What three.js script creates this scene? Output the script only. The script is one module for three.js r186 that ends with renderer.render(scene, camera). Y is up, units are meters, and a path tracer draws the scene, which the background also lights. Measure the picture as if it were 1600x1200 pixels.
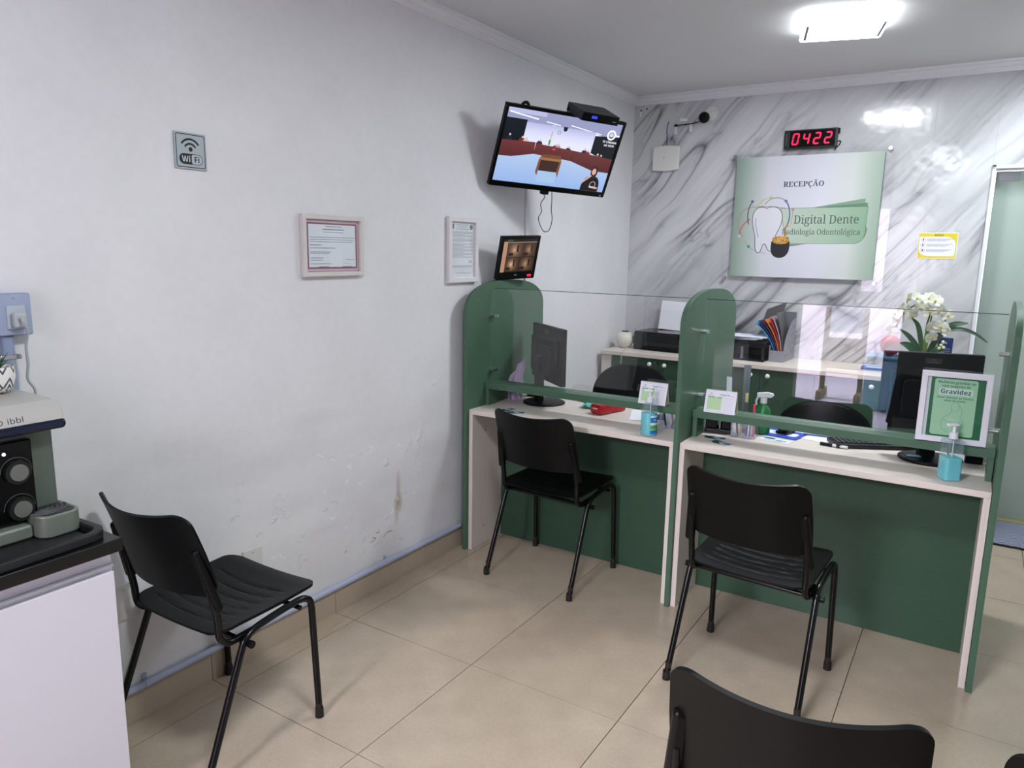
import * as THREE from 'three';
import { RoundedBoxGeometry } from 'three/addons/geometries/RoundedBoxGeometry.js';
import { mergeGeometries, toCreasedNormals } from 'three/addons/utils/BufferGeometryUtils.js';
import { RectAreaLightUniformsLib } from 'three/addons/lights/RectAreaLightUniformsLib.js';

// ---------------------------------------------------------------- camera, lights, exposure
RectAreaLightUniformsLib.init();
const scene = new THREE.Scene();
const renderer = new THREE.WebGLRenderer({ antialias: true });
renderer.toneMapping = THREE.LinearToneMapping;
renderer.toneMappingExposure = 1.92;
renderer.shadowMap.enabled = true;
const camera = new THREE.PerspectiveCamera(55.24, 4 / 3, 0.05, 60);
camera.rotation.order = 'YXZ';
camera.position.set(2.1922, 1.5398, 5.0021);
camera.rotation.set(-0.1806, 0.5648, 0.0181);
scene.add(camera);
scene.background = new THREE.Color(0.02, 0.02, 0.022);
// [x, y of the lit face, z, turn, size, radiance, glow, colour]
const LAMPS = {
  reception: [1.525, 2.552, 1.18, 0.26, 0.36, 33, 6, 0xf6fbff],
  waiting: [1.70, 2.545, 3.95, 0, 0.32, 46, 6, 0xf5fdfc],
  corridor: [2.62, 2.545, 0.62, 0, 0.36, 16, 6, 0xf0fcff],
  playroom: [0.9, 2.545, 7.4, 0, 1.3, 42, 10, 0xf4f2ff],
  behindDoor: [2.7, 2.4, -0.75, 0, 0.3, 75, 4, 0xfaffff],
};

// ---------------------------------------------------------------- helpers
let seed = 7;
const rnd = () => { seed = (seed * 1664525 + 1013904223) >>> 0; return seed / 4294967296; };
const rr = (a, b) => a + (b - a) * rnd();
const V = (x, y, z) => new THREE.Vector3(x, y, z);
const used = {};
function numbered(n) { if (!(n in used)) { used[n] = 0; return n; } used[n]++; return n + '_' + String(used[n]).padStart(3, '0'); }
function tag(o, label, category, group) { o.userData.label = label; o.userData.category = category; if (group) o.userData.group = group; return o; }
function shadows(o) { o.traverse((c) => { if (c.isMesh) { c.castShadow = true; c.receiveShadow = true; } }); return o; }
function thing(name, label, category, p = [0, 0, 0], turn = 0, group) {
  const o = new THREE.Group(); o.name = numbered(name); o.position.set(...p); o.rotation.order = 'YXZ'; o.rotation.y = turn; scene.add(o);
  return tag(o, label, category, group);
}
function merge(gs) {
  gs = (Array.isArray(gs) ? gs : [gs]).map((g) => { const h = g.index ? g.toNonIndexed() : g; for (const k of Object.keys(h.attributes)) if (!['position', 'normal', 'uv'].includes(k)) h.deleteAttribute(k); return h; });
  return gs.length === 1 ? gs[0] : mergeGeometries(gs);
}
function obj(name, gs, m, parent = scene) {
  const o = new THREE.Mesh(Array.isArray(gs) ? merge(gs) : gs, m); o.name = parent === scene ? numbered(name) : name;
  o.castShadow = o.receiveShadow = true; parent.add(o); return o;
}
function struct(name, gs, m, parent = scene) { const o = obj(name, gs, m, parent); if (parent === scene) o.userData.kind = 'structure'; return o; }
function copyOf(root, p, turn, label) {
  const r = root.clone(); r.name = numbered(root.name.replace(/_\d{3}$/, '')); r.userData = { ...root.userData }; if (label) r.userData.label = label;
  r.position.set(...p); r.rotation.y = turn; scene.add(r); return r;
}
const bx = (w, h, d, x = 0, y = 0, z = 0) => new THREE.BoxGeometry(w, h, d).translate(x, y, z);
const rb = (w, h, d, r, x = 0, y = 0, z = 0, seg = 2) => new RoundedBoxGeometry(w, h, d, seg, Math.min(r, w / 2 - 1e-4, h / 2 - 1e-4, d / 2 - 1e-4)).translate(x, y, z);
const cy = (r1, r2, h, x = 0, y = 0, z = 0, n = 24) => new THREE.CylinderGeometry(r1, r2, h, n).translate(x, y, z);
function cyAxis(axis, r, h, x, y, z, n = 16) { const g = new THREE.CylinderGeometry(r, r, h, n); if (axis === 'x') g.rotateZ(Math.PI / 2); if (axis === 'z') g.rotateX(Math.PI / 2); return g.translate(x, y, z); }
const sp = (r, x = 0, y = 0, z = 0, n = 20) => new THREE.SphereGeometry(r, n, Math.max(8, n * 0.7 | 0)).translate(x, y, z);
function tube(pts, r, n = 32, rad = 8, tension = 0.5) { return new THREE.TubeGeometry(new THREE.CatmullRomCurve3(pts.map((p) => V(...p)), false, 'centripetal', tension), n, r, rad, false); }
function rod(a, b, r, n = 10) { const A = V(...a), B = V(...b), d = B.clone().sub(A), g = new THREE.CylinderGeometry(r, r, d.length(), n); g.applyQuaternion(new THREE.Quaternion().setFromUnitVectors(V(0, 1, 0), d.normalize())); return g.translate(...A.add(B).multiplyScalar(0.5).toArray()); }
const lathe = (pts, n = 32) => new THREE.LatheGeometry(pts.map((p) => new THREE.Vector2(...p)), n);
function extr(shape, depth, bevel = 0, curve = 12) { return new THREE.ExtrudeGeometry(shape, { depth: depth - 2 * bevel, bevelEnabled: bevel > 0, bevelThickness: bevel, bevelSize: bevel, bevelOffset: -bevel, bevelSegments: 2, curveSegments: curve }).translate(0, 0, bevel); }
function poly(pts) { const s = new THREE.Shape(); pts.forEach((p, i) => (i ? s.lineTo(...p) : s.moveTo(...p))); s.closePath(); return s; }
function rrect(w, h, r, x = 0, y = 0) { const s = new THREE.Shape(), a = x - w / 2, b = y - h / 2; s.moveTo(a + r, b); s.lineTo(a + w - r, b); s.absarc(a + w - r, b + r, r, -Math.PI / 2, 0); s.lineTo(a + w, b + h - r); s.absarc(a + w - r, b + h - r, r, 0, Math.PI / 2); s.lineTo(a + r, b + h); s.absarc(a + r, b + h - r, r, Math.PI / 2, Math.PI); s.lineTo(a, b + r); s.absarc(a + r, b + r, r, Math.PI, Math.PI * 1.5); return s; }
function ringShape(w, h, r, t) { const s = poly([[-w / 2, -h / 2], [w / 2, -h / 2], [w / 2, h / 2], [-w / 2, h / 2]]), a = w / 2 - t, b = h / 2 - t, p = new THREE.Path(); p.moveTo(-a, -b); p.lineTo(-a, b); p.lineTo(a, b); p.lineTo(a, -b); p.closePath(); s.holes.push(p); return s; }
// uv in metres by the dominant axis of each face
function metres(g, k = 1, ox = 0, oy = 0) {
  g = g.index ? g.toNonIndexed() : g; const p = g.attributes.position, n = g.attributes.normal, uv = new Float32Array(p.count * 2);
  for (let i = 0; i < p.count; i++) {
    const ax = Math.abs(n.getX(i)), ay = Math.abs(n.getY(i)), az = Math.abs(n.getZ(i));
    const [u, v] = ay >= ax && ay >= az ? [p.getX(i), p.getZ(i)] : ax >= az ? [p.getZ(i), p.getY(i)] : [p.getX(i), p.getY(i)];
    uv[2 * i] = u * k + ox; uv[2 * i + 1] = v * k + oy;
  }
  g.setAttribute('uv', new THREE.BufferAttribute(uv, 2)); return g;
}
// closed curved sheet: P(s, t) with s, t in -1..1
function shell(nu, nv, P, th, tOf = (k) => k) {
  const pos = [], idx = [], W = nu + 1, H = nv + 1, e = 1e-3, N = W * H;
  const at = [];
  for (let j = 0; j < H; j++) for (let i = 0; i < W; i++) {
    const s = -1 + 2 * i / nu, t = tOf(-1 + 2 * j / nv), p = P(s, t);
    const cs = Math.max(-0.97, Math.min(0.97, s)), ct = Math.max(-0.97, Math.min(0.97, t));
    const n = P(cs + e, ct).sub(P(cs - e, ct)).cross(P(cs, ct + e).sub(P(cs, ct - e))).normalize();
    at.push([p, n]);
  }
  for (const q of [1, -1]) for (const [p, n] of at) { const a = p.clone().addScaledVector(n, q * th / 2); pos.push(a.x, a.y, a.z); }
  for (let j = 0; j < nv; j++) for (let i = 0; i < nu; i++) { const a = j * W + i, b = a + 1, c = a + W, d = c + 1; idx.push(a, b, d, a, d, c, N + a, N + d, N + b, N + a, N + c, N + d); }
  const rim = []; for (let i = 0; i < nu; i++) rim.push(i); for (let j = 0; j < nv; j++) rim.push(j * W + nu); for (let i = nu; i > 0; i--) rim.push(nv * W + i); for (let j = nv; j > 0; j--) rim.push(j * W);
  for (let k = 0; k < rim.length; k++) { const a = rim[k], b = rim[(k + 1) % rim.length]; idx.push(a, N + a, b, b, N + a, N + b); }
  const g = new THREE.BufferGeometry(); g.setAttribute('position', new THREE.Float32BufferAttribute(pos, 3)); g.setIndex(idx);
  g.computeVertexNormals(); const c = toCreasedNormals(g, 0.9); c.setAttribute('uv', new THREE.Float32BufferAttribute(new Float32Array(c.attributes.position.count * 2), 2)); return c;
}
const inset = (a, b, r) => (t) => { const y = Math.abs(b * t), k = y - (b - r); return k <= 0 ? a : a - r + Math.sqrt(Math.max(0, r * r - k * k)); };
const packed = (k) => Math.sin(k * Math.PI / 2) * 0.999;

// materials
const cache = {};
function M(color, roughness = 0.6, extra = {}) { const k = JSON.stringify([color, roughness, extra]); return (cache[k] ??= new THREE.MeshStandardMaterial({ color, roughness, ...extra })); }
const glow = (color, k) => new THREE.MeshStandardMaterial({ color: 0x080808, roughness: 0.5, emissive: color, emissiveIntensity: k });
function ctex(w, h, draw, wrap) {
  const c = document.createElement('canvas'); c.width = w; c.height = h; const g = c.getContext('2d'); draw(g, w, h);
  const t = new THREE.CanvasTexture(c); t.colorSpace = THREE.SRGBColorSpace; t.magFilter = THREE.LinearFilter; if (wrap) t.wrapS = t.wrapT = THREE.RepeatWrapping; return t;
}
function dataTex(n, f, wrap = true) { // grey noise for bump maps
  const d = new Uint8Array(n * n * 4); for (let y = 0; y < n; y++) for (let x = 0; x < n; x++) { const v = Math.max(0, Math.min(255, 255 * f(x / n, y / n))); const i = (y * n + x) * 4; d[i] = d[i + 1] = d[i + 2] = v; d[i + 3] = 255; }
  const t = new THREE.DataTexture(d, n, n); t.magFilter = THREE.LinearFilter; if (wrap) t.wrapS = t.wrapT = THREE.RepeatWrapping; t.needsUpdate = true; return t;
}
function valueNoise(cells) { const g = []; for (let i = 0; i < cells * cells; i++) g.push(rnd()); const q = (x, y) => g[((y % cells + cells) % cells) * cells + ((x % cells + cells) % cells)];
  return (u, v) => { const x = u * cells, y = v * cells, i = Math.floor(x), j = Math.floor(y), a = x - i, b = y - j, s = a * a * (3 - 2 * a), t = b * b * (3 - 2 * b); return (q(i, j) * (1 - s) + q(i + 1, j) * s) * (1 - t) + (q(i, j + 1) * (1 - s) + q(i + 1, j + 1) * s) * t; }; }
const n8 = valueNoise(8), n16 = valueNoise(16), n48 = valueNoise(48), n120 = valueNoise(120);
function printed(name, w, h, d, t, edge, parent, rough = 0.5, extra = {}) { // flat thing with its print on the +z face
  const m = new THREE.MeshStandardMaterial({ map: t, roughness: rough, ...extra });
  const o = new THREE.Mesh(new THREE.BoxGeometry(w, h, d), [edge, edge, edge, edge, m, edge]); o.name = parent === scene ? numbered(name) : name; o.castShadow = o.receiveShadow = true; parent.add(o); return o;
}
const GLASS = new THREE.MeshPhysicalMaterial({ color: 0xffffff, roughness: 0.0, transmission: 1, thickness: 0, ior: 1.52, specularIntensity: 1 });
const CLEAR = new THREE.MeshPhysicalMaterial({ color: 0xffffff, roughness: 0.01, transmission: 1, thickness: 0, ior: 1.4 });
const CHROME = M(0xc9ccd0, 0.22, { metalness: 1 }), ALU = M(0xc4c8ce, 0.35, { metalness: 0.9 });
const DK = (color, roughness, s = 0.4) => new THREE.MeshPhysicalMaterial({ color, roughness, specularIntensity: s });
const BLACK = DK(0x0b0c0e, 0.45), BLACKGLOSS = DK(0x070809, 0.18, 0.6), WHITEP = M(0xe6e6e8, 0.45);
const PAPER = M(0xe8eaf2, 0.8);

// ---------------------------------------------------------------- the room
const RX = 3.9, RZ = 5.7, CH = 2.6;
// left wall: paint with grime, scuffs and blisters
const WL = 6.2, WZ1 = 5.95; // length and the z of the texture's first column
const px = (z) => (WZ1 - z) / WL * 2048, py = (y) => (CH - y) / CH * 900;
const wallTex = ctex(2048, 900, (g, w, h) => {
  g.fillStyle = '#dedee2'; g.fillRect(0, 0, w, h);
  const im = g.getImageData(0, 0, w, h); for (let y = 0; y < h; y++) for (let x = 0; x < w; x++) { const k = (n16(x / 900, y / 900) - 0.5) * 5 + (n120(x / 900, y / 900) - 0.5) * 3; const i = (y * w + x) * 4; for (let c = 0; c < 3; c++) im.data[i + c] += k; } g.putImageData(im, 0, 0);
  const smear = (z, y, rz, ry, col, a) => { g.save(); g.translate(px(z), py(y)); g.scale(rz / WL * 2048, ry / CH * 900); const q = g.createRadialGradient(0, 0, 0, 0, 0, 1); q.addColorStop(0, `rgba(${col},${a})`); q.addColorStop(1, `rgba(${col},0)`); g.fillStyle = q; g.beginPath(); g.arc(0, 0, 1, 0, 7); g.fill(); g.restore(); };
  for (let i = 0; i < 34; i++) smear(rr(2.1, 4.0), rr(0.15, 0.95), rr(0.08, 0.4), rr(0.03, 0.12), rnd() < 0.5 ? '150,148,150' : '170,160,150', rr(0.03, 0.09));
  smear(3.3, 0.75, 0.5, 0.09, '150,150,155', 0.1); smear(3.0, 0.86, 0.25, 0.05, '150,150,155', 0.1);
  smear(2.517, 0.37, 0.035, 0.06, '150,135,105', 0.75); smear(2.515, 0.45, 0.02, 0.09, '150,130,120', 0.45); smear(2.53, 0.31, 0.02, 0.05, '160,145,120', 0.4);
  const scr = (n, z0, z1, y0, y1, col) => { for (let i = 0; i < n; i++) { g.strokeStyle = col; g.lineWidth = rr(0.6, 1.6); g.beginPath(); let x = px(rr(z0, z1)), y = py(rr(y0, y1)); g.moveTo(x, y); for (let k = 0; k < 3; k++) { x += rr(-9, 9); y += rr(-5, 5); g.lineTo(x, y); } g.stroke(); } };
  scr(22, 2.3, 3.5, 0.15, 0.7, 'rgba(165,165,167,.4)'); scr(26, 2.3, 3.4, 0.2, 0.75, 'rgba(240,240,244,.8)'); scr(5, 2.4, 2.9, 0.2, 0.3, 'rgba(110,110,110,.7)');
});
const wallBump = ctex(2048, 900, (g, w, h) => {
  g.fillStyle = '#808080'; g.fillRect(0, 0, w, h); const im = g.getImageData(0, 0, w, h); for (let y = 0; y < h; y++) for (let x = 0; x < w; x++) { const k = (n16(x / 900, y / 900) - 0.5) * 24 + (n48(x / 600, y / 600) - 0.5) * 10 + (n120(x / 500, y / 500) - 0.5) * 5; const i = (y * w + x) * 4; for (let c = 0; c < 3; c++) im.data[i + c] += k; } g.putImageData(im, 0, 0);
  const blister = (z, y, n, r) => { for (let i = 0; i < n; i++) { const x = px(z) + rr(-r, r), q = py(y) + rr(-r * 1.6, r * 1.6); g.fillStyle = `rgba(255,255,255,${rr(0.4, 0.9)})`; g.beginPath(); g.ellipse(x, q, rr(1.5, 4), rr(1.5, 5), rr(0, 3), 0, 7); g.fill(); g.strokeStyle = 'rgba(0,0,0,.6)'; g.lineWidth = 0.8; g.beginPath(); g.moveTo(x, q); g.lineTo(x + rr(-5, 5), q + rr(-5, 5)); g.stroke(); } };
  blister(2.34, 0.70, 12, 5); blister(2.36, 0.66, 10, 4); blister(2.43, 0.65, 5, 3); blister(2.38, 0.585, 8, 5); blister(2.59, 0.6, 5, 5); blister(2.46, 0.6, 4, 4); blister(3.2, 0.55, 10, 12); blister(3.1, 0.35, 10, 14); blister(2.75, 0.26, 8, 14); blister(2.52, 0.38, 10, 8); blister(2.25, 0.89, 3, 4);
});
wallBump.colorSpace = THREE.NoColorSpace;
const wallLeftMat = new THREE.MeshStandardMaterial({ map: wallTex, roughness: 0.55, bumpMap: wallBump, bumpScale: 0.0045 });
const PLAIN = M(0xdedee2, 0.6), CEIL = M(0xd6d6d8, 0.75), TRIM = M(0xe4e4e8, 0.5);
{ const g = bx(0.15, CH, WL, -0.075, CH / 2, WZ1 - WL / 2); struct('wall_left', [g], wallLeftMat); }
struct('wall_right', [bx(0.15, CH, RZ + 0.15, RX + 0.075, CH / 2, RZ / 2 - 0.075)], PLAIN);
struct('wall_front', [bx(0.82, CH, 0.15, 0.41, CH / 2, RZ + 0.075), bx(RX - 1.65, CH, 0.15, (RX + 1.65) / 2, CH / 2, RZ + 0.075), bx(0.83, CH - 2.15, 0.15, 1.235, (CH + 2.15) / 2, RZ + 0.075)], M(0x6b6d70, 0.7));
struct('ceiling', [bx(RX + 0.3, 0.12, RZ + 0.6, RX / 2, CH + 0.06, RZ / 2 - 0.1)], CEIL);

// marble panelled back wall, one veined sheet cut into panels
const DX0 = 2.163, DX1 = 3.05, DH = 2.05;
const marble = ctex(1536, 1536, (g, w, h) => {
  const im = g.createImageData(w, h), A = valueNoise(32), B = valueNoise(64), C = valueNoise(128), ca = Math.cos(0.83), sa = Math.sin(0.83);
  for (let y = 0; y < h; y++) for (let x = 0; x < w; x++) {
    const mx = x / w * 4, my = y / h * 4, al = mx * ca - my * sa, pe = mx * sa + my * ca; // along and across the veins, metres
    const wp = pe + 0.12 * (A(al * 1.4 / 32, pe * 1.6 / 32) - 0.5) + 0.03 * (B(al * 6 / 64, pe * 6 / 64) - 0.5);
    const soft = A(al * 0.9 / 32 + 0.3, wp * 4.2 / 32), band = B(al * 1.8 / 64, wp * 12 / 64), fine = C(al * 5 / 128, wp * 60 / 128), msk = A(al * 1.9 / 32 + 0.7, pe * 2.6 / 32 + 0.2);
    const rd = (k) => 1 - Math.abs(2 * k - 1), r1 = rd(B(al * 1.5 / 64 + 0.11, wp * 9 / 64 + 0.4)) ** 14, r2 = rd(C(al * 3.2 / 128 + 0.5, wp * 24 / 128)) ** 10, r3 = rd(C(al * 6 / 128 + 0.2, wp * 48 / 128 + 0.6)) ** 8;
    const m1 = Math.min(1, Math.max(0, (msk - 0.38) / 0.3)), m2 = Math.min(1, Math.max(0, (band - 0.42) / 0.3));
    let v = 197 - 26 * (soft - 0.4) - 20 * (band - 0.5) - 16 * (fine - 0.5) * (0.4 + m2);
    v -= 88 * r1 * m1 * (0.3 + 0.9 * fine) + 46 * r2 * m2 * m1 + 30 * r3 * m2 * (0.3 + 0.7 * m1);
    const i = (y * w + x) * 4; im.data[i] = v; im.data[i + 1] = v + 1; im.data[i + 2] = v + 4; im.data[i + 3] = 255;
  }
  g.putImageData(im, 0, 0);
});
const marbleWave = dataTex(256, (u, v) => 0.5 + (n8(u, v) - 0.5) * 0.7 + (n48(u, v) - 0.5) * 0.2);
marbleWave.repeat.set(3, 3);
const marbleMat = new THREE.MeshStandardMaterial({ map: marble, roughness: 0.13, bumpMap: marbleWave, bumpScale: 0.0022 });
const wb = struct('wall_back', [bx(DX0, CH, 0.12, DX0 / 2, CH / 2, -0.066), bx(RX + 0.15 - DX1, CH, 0.12, (RX + 0.15 + DX1) / 2, CH / 2, -0.066), bx(DX1 - DX0, CH - DH, 0.12, (DX0 + DX1) / 2, (CH + DH) / 2, -0.066)], M(0x8f8f94, 0.7));
{
  const cuts = [0, 0.3, 0.82, 1.34, 1.86, DX0];
  for (let i = 0; i < 5; i++) { const a = cuts[i] + 0.0002, b = cuts[i + 1] - 0.0002; struct('marble_panel', metres(bx(b - a, CH, 0.006, (a + b) / 2, CH / 2, -0.003), 0.25), marbleMat, wb); }
  struct('marble_panel', metres(bx(DX1 - DX0 - 0.001, CH - DH, 0.006, (DX0 + DX1) / 2, (CH + DH) / 2, -0.003), 0.25), marbleMat, wb);
  struct('marble_panel', metres(bx(RX - DX1, CH, 0.006, (DX1 + RX) / 2, CH / 2, -0.003), 0.25), marbleMat, wb);
}
// floor: polished porcelain tiles 0.6 x 0.6
const T = 0.6, FX0 = 0.1252, FZ0 = 2.3383;
const fl = struct('floor', [bx(RX + 0.15, 0.1, RZ + 1.15, RX / 2, -0.0535, RZ / 2 - 0.425)], M(0x2e271f, 0.95));
const tileTex = [0, 1, 2].map((k) => ctex(512, 512, (g, w, h) => { g.fillStyle = ['#b0a18f', '#ad9e8c', '#b2a391'][k]; g.fillRect(0, 0, w, h); const im = g.getImageData(0, 0, w, h); for (let y = 0; y < h; y++) for (let x = 0; x < w; x++) { const q = (n8(x / w + k * 0.3, y / h) - 0.5) * 8 + (n120(x / w, y / h + k * 0.21) - 0.5) * 7 + (rnd() - 0.5) * 5, i = (y * w + x) * 4; im.data[i] += q; im.data[i + 1] += q; im.data[i + 2] += q * 0.9; } g.putImageData(im, 0, 0); }));
const tileMats = tileTex.map((t) => new THREE.MeshStandardMaterial({ map: t, roughness: 0.2 }));
{
  const geo = {};
  for (let i = -1; i < 7; i++) for (let j = -5; j < 6; j++) {
    const x0 = Math.max(0.002, FX0 + i * T), x1 = Math.min(RX, FX0 + (i + 1) * T), z0 = Math.max(-0.75, FZ0 + j * T), z1 = Math.min(RZ + 0.14, FZ0 + (j + 1) * T);
    if (x1 - x0 < 0.02 || z1 - z0 < 0.02) continue;
    const k = `${(x1 - x0).toFixed(3)}_${(z1 - z0).toFixed(3)}`; geo[k] ??= bx(x1 - x0 - 0.0028, 0.008, z1 - z0 - 0.0028);
    const o = struct('tile', geo[k], tileMats[Math.abs(i * 7 + j * 3) % 3], fl); o.position.set((x0 + x1) / 2, -0.004, (z0 + z1) / 2);
  }
}
// skirting tiles on the left wall
const skirt = M(0xb3a492, 0.3), bl = struct('baseboard_left', [bx(0.006, 0.098, RZ - 0.02, 0.003, 0.049, RZ / 2)], M(0x7d7060, 0.8));
for (let j = -4; j < 6; j++) { const z0 = Math.max(0.01, FZ0 + j * T), z1 = Math.min(RZ - 0.01, FZ0 + (j + 1) * T); if (z1 > z0) struct('skirting_tile', rb(0.009, 0.1, z1 - z0 - 0.002, 0.001, 0.0095, 0.05, (z0 + z1) / 2, 1), skirt, bl); }
// cornice, stepped plaster profile
const CP = [[0, -0.058], [0.009, -0.058], [0.009, -0.05], [0.014, -0.046], [0.014, -0.036], [0.022, -0.033], [0.03, -0.022], [0.03, -0.016], [0.042, -0.013], [0.042, 0], [0, 0]];
const cor = (len) => extr(poly(CP), len);
struct('trim_1', [cor(RZ).translate(0, CH - 0.0005, 0)], TRIM);                                   // left
struct('trim_2', [cor(RX).rotateY(-Math.PI / 2).scale(1, 1, 1).translate(RX, CH - 0.0005, 0)], TRIM); // back
struct('trim_3', [cor(RZ).rotateY(Math.PI).translate(RX, CH - 0.0005, RZ)], TRIM);                 // right
// frosted glass door in the opening of the back wall
{
  const d = new THREE.Group(); d.name = 'door_1'; d.userData.kind = 'structure'; scene.add(d);
  const fr = M(0xd9dbe0, 0.35), w = DX1 - DX0;
  struct('frame', [bx(0.016, DH, 0.16, DX0 + 0.008, DH / 2, -0.07), bx(0.016, DH, 0.16, DX1 - 0.008, DH / 2, -0.07), bx(w, 0.018, 0.16, (DX0 + DX1) / 2, DH - 0.009, -0.07)], fr, d);
  const fg = new THREE.MeshPhysicalMaterial({ color: 0xb4c0b9, roughness: 0.45, transmission: 0.35, thickness: 0, ior: 1.45 });
  struct('glass_pane', [rb(w - 0.04, DH - 0.035, 0.01, 0.002, (DX0 + DX1) / 2, DH / 2 - 0.005, -0.13)], fg, d);
  struct('patch_fitting', [extr(rrect(0.115, 0.05, 0.012, DX0 + 0.08, DH - 0.052), 0.008, 0.001).translate(0, 0, -0.124)], M(0xb9c1c2, 0.25, { metalness: 0.4 }), d);
  struct('threshold', [bx(w - 0.034, 0.012, 0.12, (DX0 + DX1) / 2, 0.006, -0.13)], M(0x9a9062, 0.5), d);
  struct('wall_recess', [bx(1.5, CH, 0.1, 2.6, CH / 2, -1.1), bx(0.1, CH, 1.0, 1.9, CH / 2, -0.62), bx(0.1, CH, 1.0, 3.3, CH / 2, -0.62), bx(1.5, 0.1, 1.1, 2.6, CH - 0.04, -0.62)], PLAIN);
}
// bright playroom beyond the doorway behind the viewer, seen as a reflection in the counter glass
struct('wall_playroom', [bx(4.4, CH, 0.12, 0.9, CH / 2, 9.0), bx(0.12, CH, 3.2, -1.3, CH / 2, 7.4), bx(0.12, CH, 3.2, 3.1, CH / 2, 7.4), bx(1.3, CH, 0.12, -0.65, CH / 2, 5.95)], M(0xe9dfe4, 0.7));
struct('ceiling_playroom', [bx(4.4, 0.1, 3.3, 0.9, CH + 0.05, 7.48)], CEIL);
struct('floor_playroom', [bx(4.4, 0.1, 3.26, 0.9, -0.052, 7.47)], M(0xcac6d6, 0.4));

// ---------------------------------------------------------------- lamps
function lamp(key, label, named = true) {
  const [x, y, z, turn, s, k, gl, col] = LAMPS[key];
  const o = thing('ceiling_lamp', label, 'lamp', [x, y, z], turn);
  const h = (key === 'behindDoor' ? 2.5 : CH) - y;
  obj('base_plate', [rb(s * 0.86, 0.02, s * 0.86, 0.006, 0, h - 0.0105, 0)], M(0xd8d8dc, 0.4), o);
  obj('diffuser', [rb(s, h - 0.022, s, 0.012, 0, (h - 0.022) / 2 + 0.001, 0)], glow(col, gl), o);
  for (const q of [-1, 1]) obj('rim_bar', [rb(0.012, 0.012, s * 0.62, 0.003, q * s * 0.44, -0.002, 0)], M(0x8f8a94, 0.4, { metalness: 0.6 }), o);
  const L = new THREE.RectAreaLight(col, k, s, s); L.position.set(0, -0.012, 0); L.rotation.x = -Math.PI / 2; o.add(L); L.name = 'lamp_light';
  return o;
}
lamp('reception', 'glowing square ceiling lamp over the reception, in front of the marble wall');
lamp('waiting', 'square ceiling lamp over the waiting chairs, mirrored in the marble wall');
lamp('corridor', 'square ceiling lamp near the frosted glass door');
lamp('playroom', 'large square ceiling panel of the bright room behind the viewer');
lamp('behindDoor', 'small ceiling lamp behind the frosted glass door');

// ---------------------------------------------------------------- reception counter
const grain = ctex(1024, 1024, (g, w, h) => { g.fillStyle = '#d9cec6'; g.fillRect(0, 0, w, h); for (let i = 0; i < 900; i++) { const y = rr(0, h), x = rr(-200, w), l = rr(80, 600); g.strokeStyle = rnd() < 0.5 ? `rgba(190,176,164,${rr(0.1, 0.35)})` : `rgba(236,228,220,${rr(0.1, 0.4)})`; g.lineWidth = rr(0.6, 2.2); g.beginPath(); g.moveTo(x, y); g.bezierCurveTo(x + l / 3, y + rr(-4, 4), x + l / 1.5, y + rr(-4, 4), x + l, y + rr(-3, 3)); g.stroke(); } }, true);
const grainV = grain.clone(); grainV.rotation = Math.PI / 2; grainV.needsUpdate = true;
const LAM = new THREE.MeshStandardMaterial({ map: grain, roughness: 0.42 }), LAMV = new THREE.MeshStandardMaterial({ map: grainV, roughness: 0.42 });
const greenTex = ctex(512, 512, (g, w, h) => { g.fillStyle = '#486552'; g.fillRect(0, 0, w, h); for (let i = 0; i < 2600; i++) { g.fillStyle = rnd() < 0.5 ? 'rgba(68,96,76,.2)' : 'rgba(92,122,100,.16)'; g.fillRect(rr(0, w), rr(0, h), rr(6, 60), rr(0.6, 1.6)); } }, true);
const GREEN = new THREE.MeshPhysicalMaterial({ map: greenTex, roughness: 0.42, specularIntensity: 0.6 });
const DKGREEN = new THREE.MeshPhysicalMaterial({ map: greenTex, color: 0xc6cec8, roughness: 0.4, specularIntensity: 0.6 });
// green partitions with arched tops
function archShape() { // in (z, y), z mirrored so that extrusion runs along +x
  const s = new THREE.Shape(), zc = 1.708, a = 0.372, y0 = 1.235, b = 0.15, n = 2.45;
  s.moveTo(-(zc - a), 0); s.lineTo(-(zc - a), y0);
  for (let i = 1; i < 48; i++) { const t = Math.PI - Math.PI * i / 48, c = Math.cos(t), q = Math.sin(t); s.lineTo(-(zc + a * Math.sign(c) * Math.abs(c) ** (2 / n)), y0 + b * q ** (2 / n)); }
  s.lineTo(-(zc + a), y0); s.lineTo(-(zc + a), 0); s.closePath(); return s;
}
const archGeo = metres(extr(archShape(), 0.021, 0.0015).rotateY(Math.PI / 2).translate(-0.0105, 0, 0), 1.2);
for (const [x, label] of [[0.0625, 'green arched partition panel against the white wall, below the small monitor'], [1.1665, 'green arched partition panel standing between the two desks'], [2.3085, 'green arched partition panel at the door end of the counter']]) {
  const o = tag(obj('partition_panel', archGeo, GREEN), label, 'partition'); o.position.set(x, 0, 0);
}
const Z1 = 2.06, ZB = 1.34, HT = 0.745;
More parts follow.
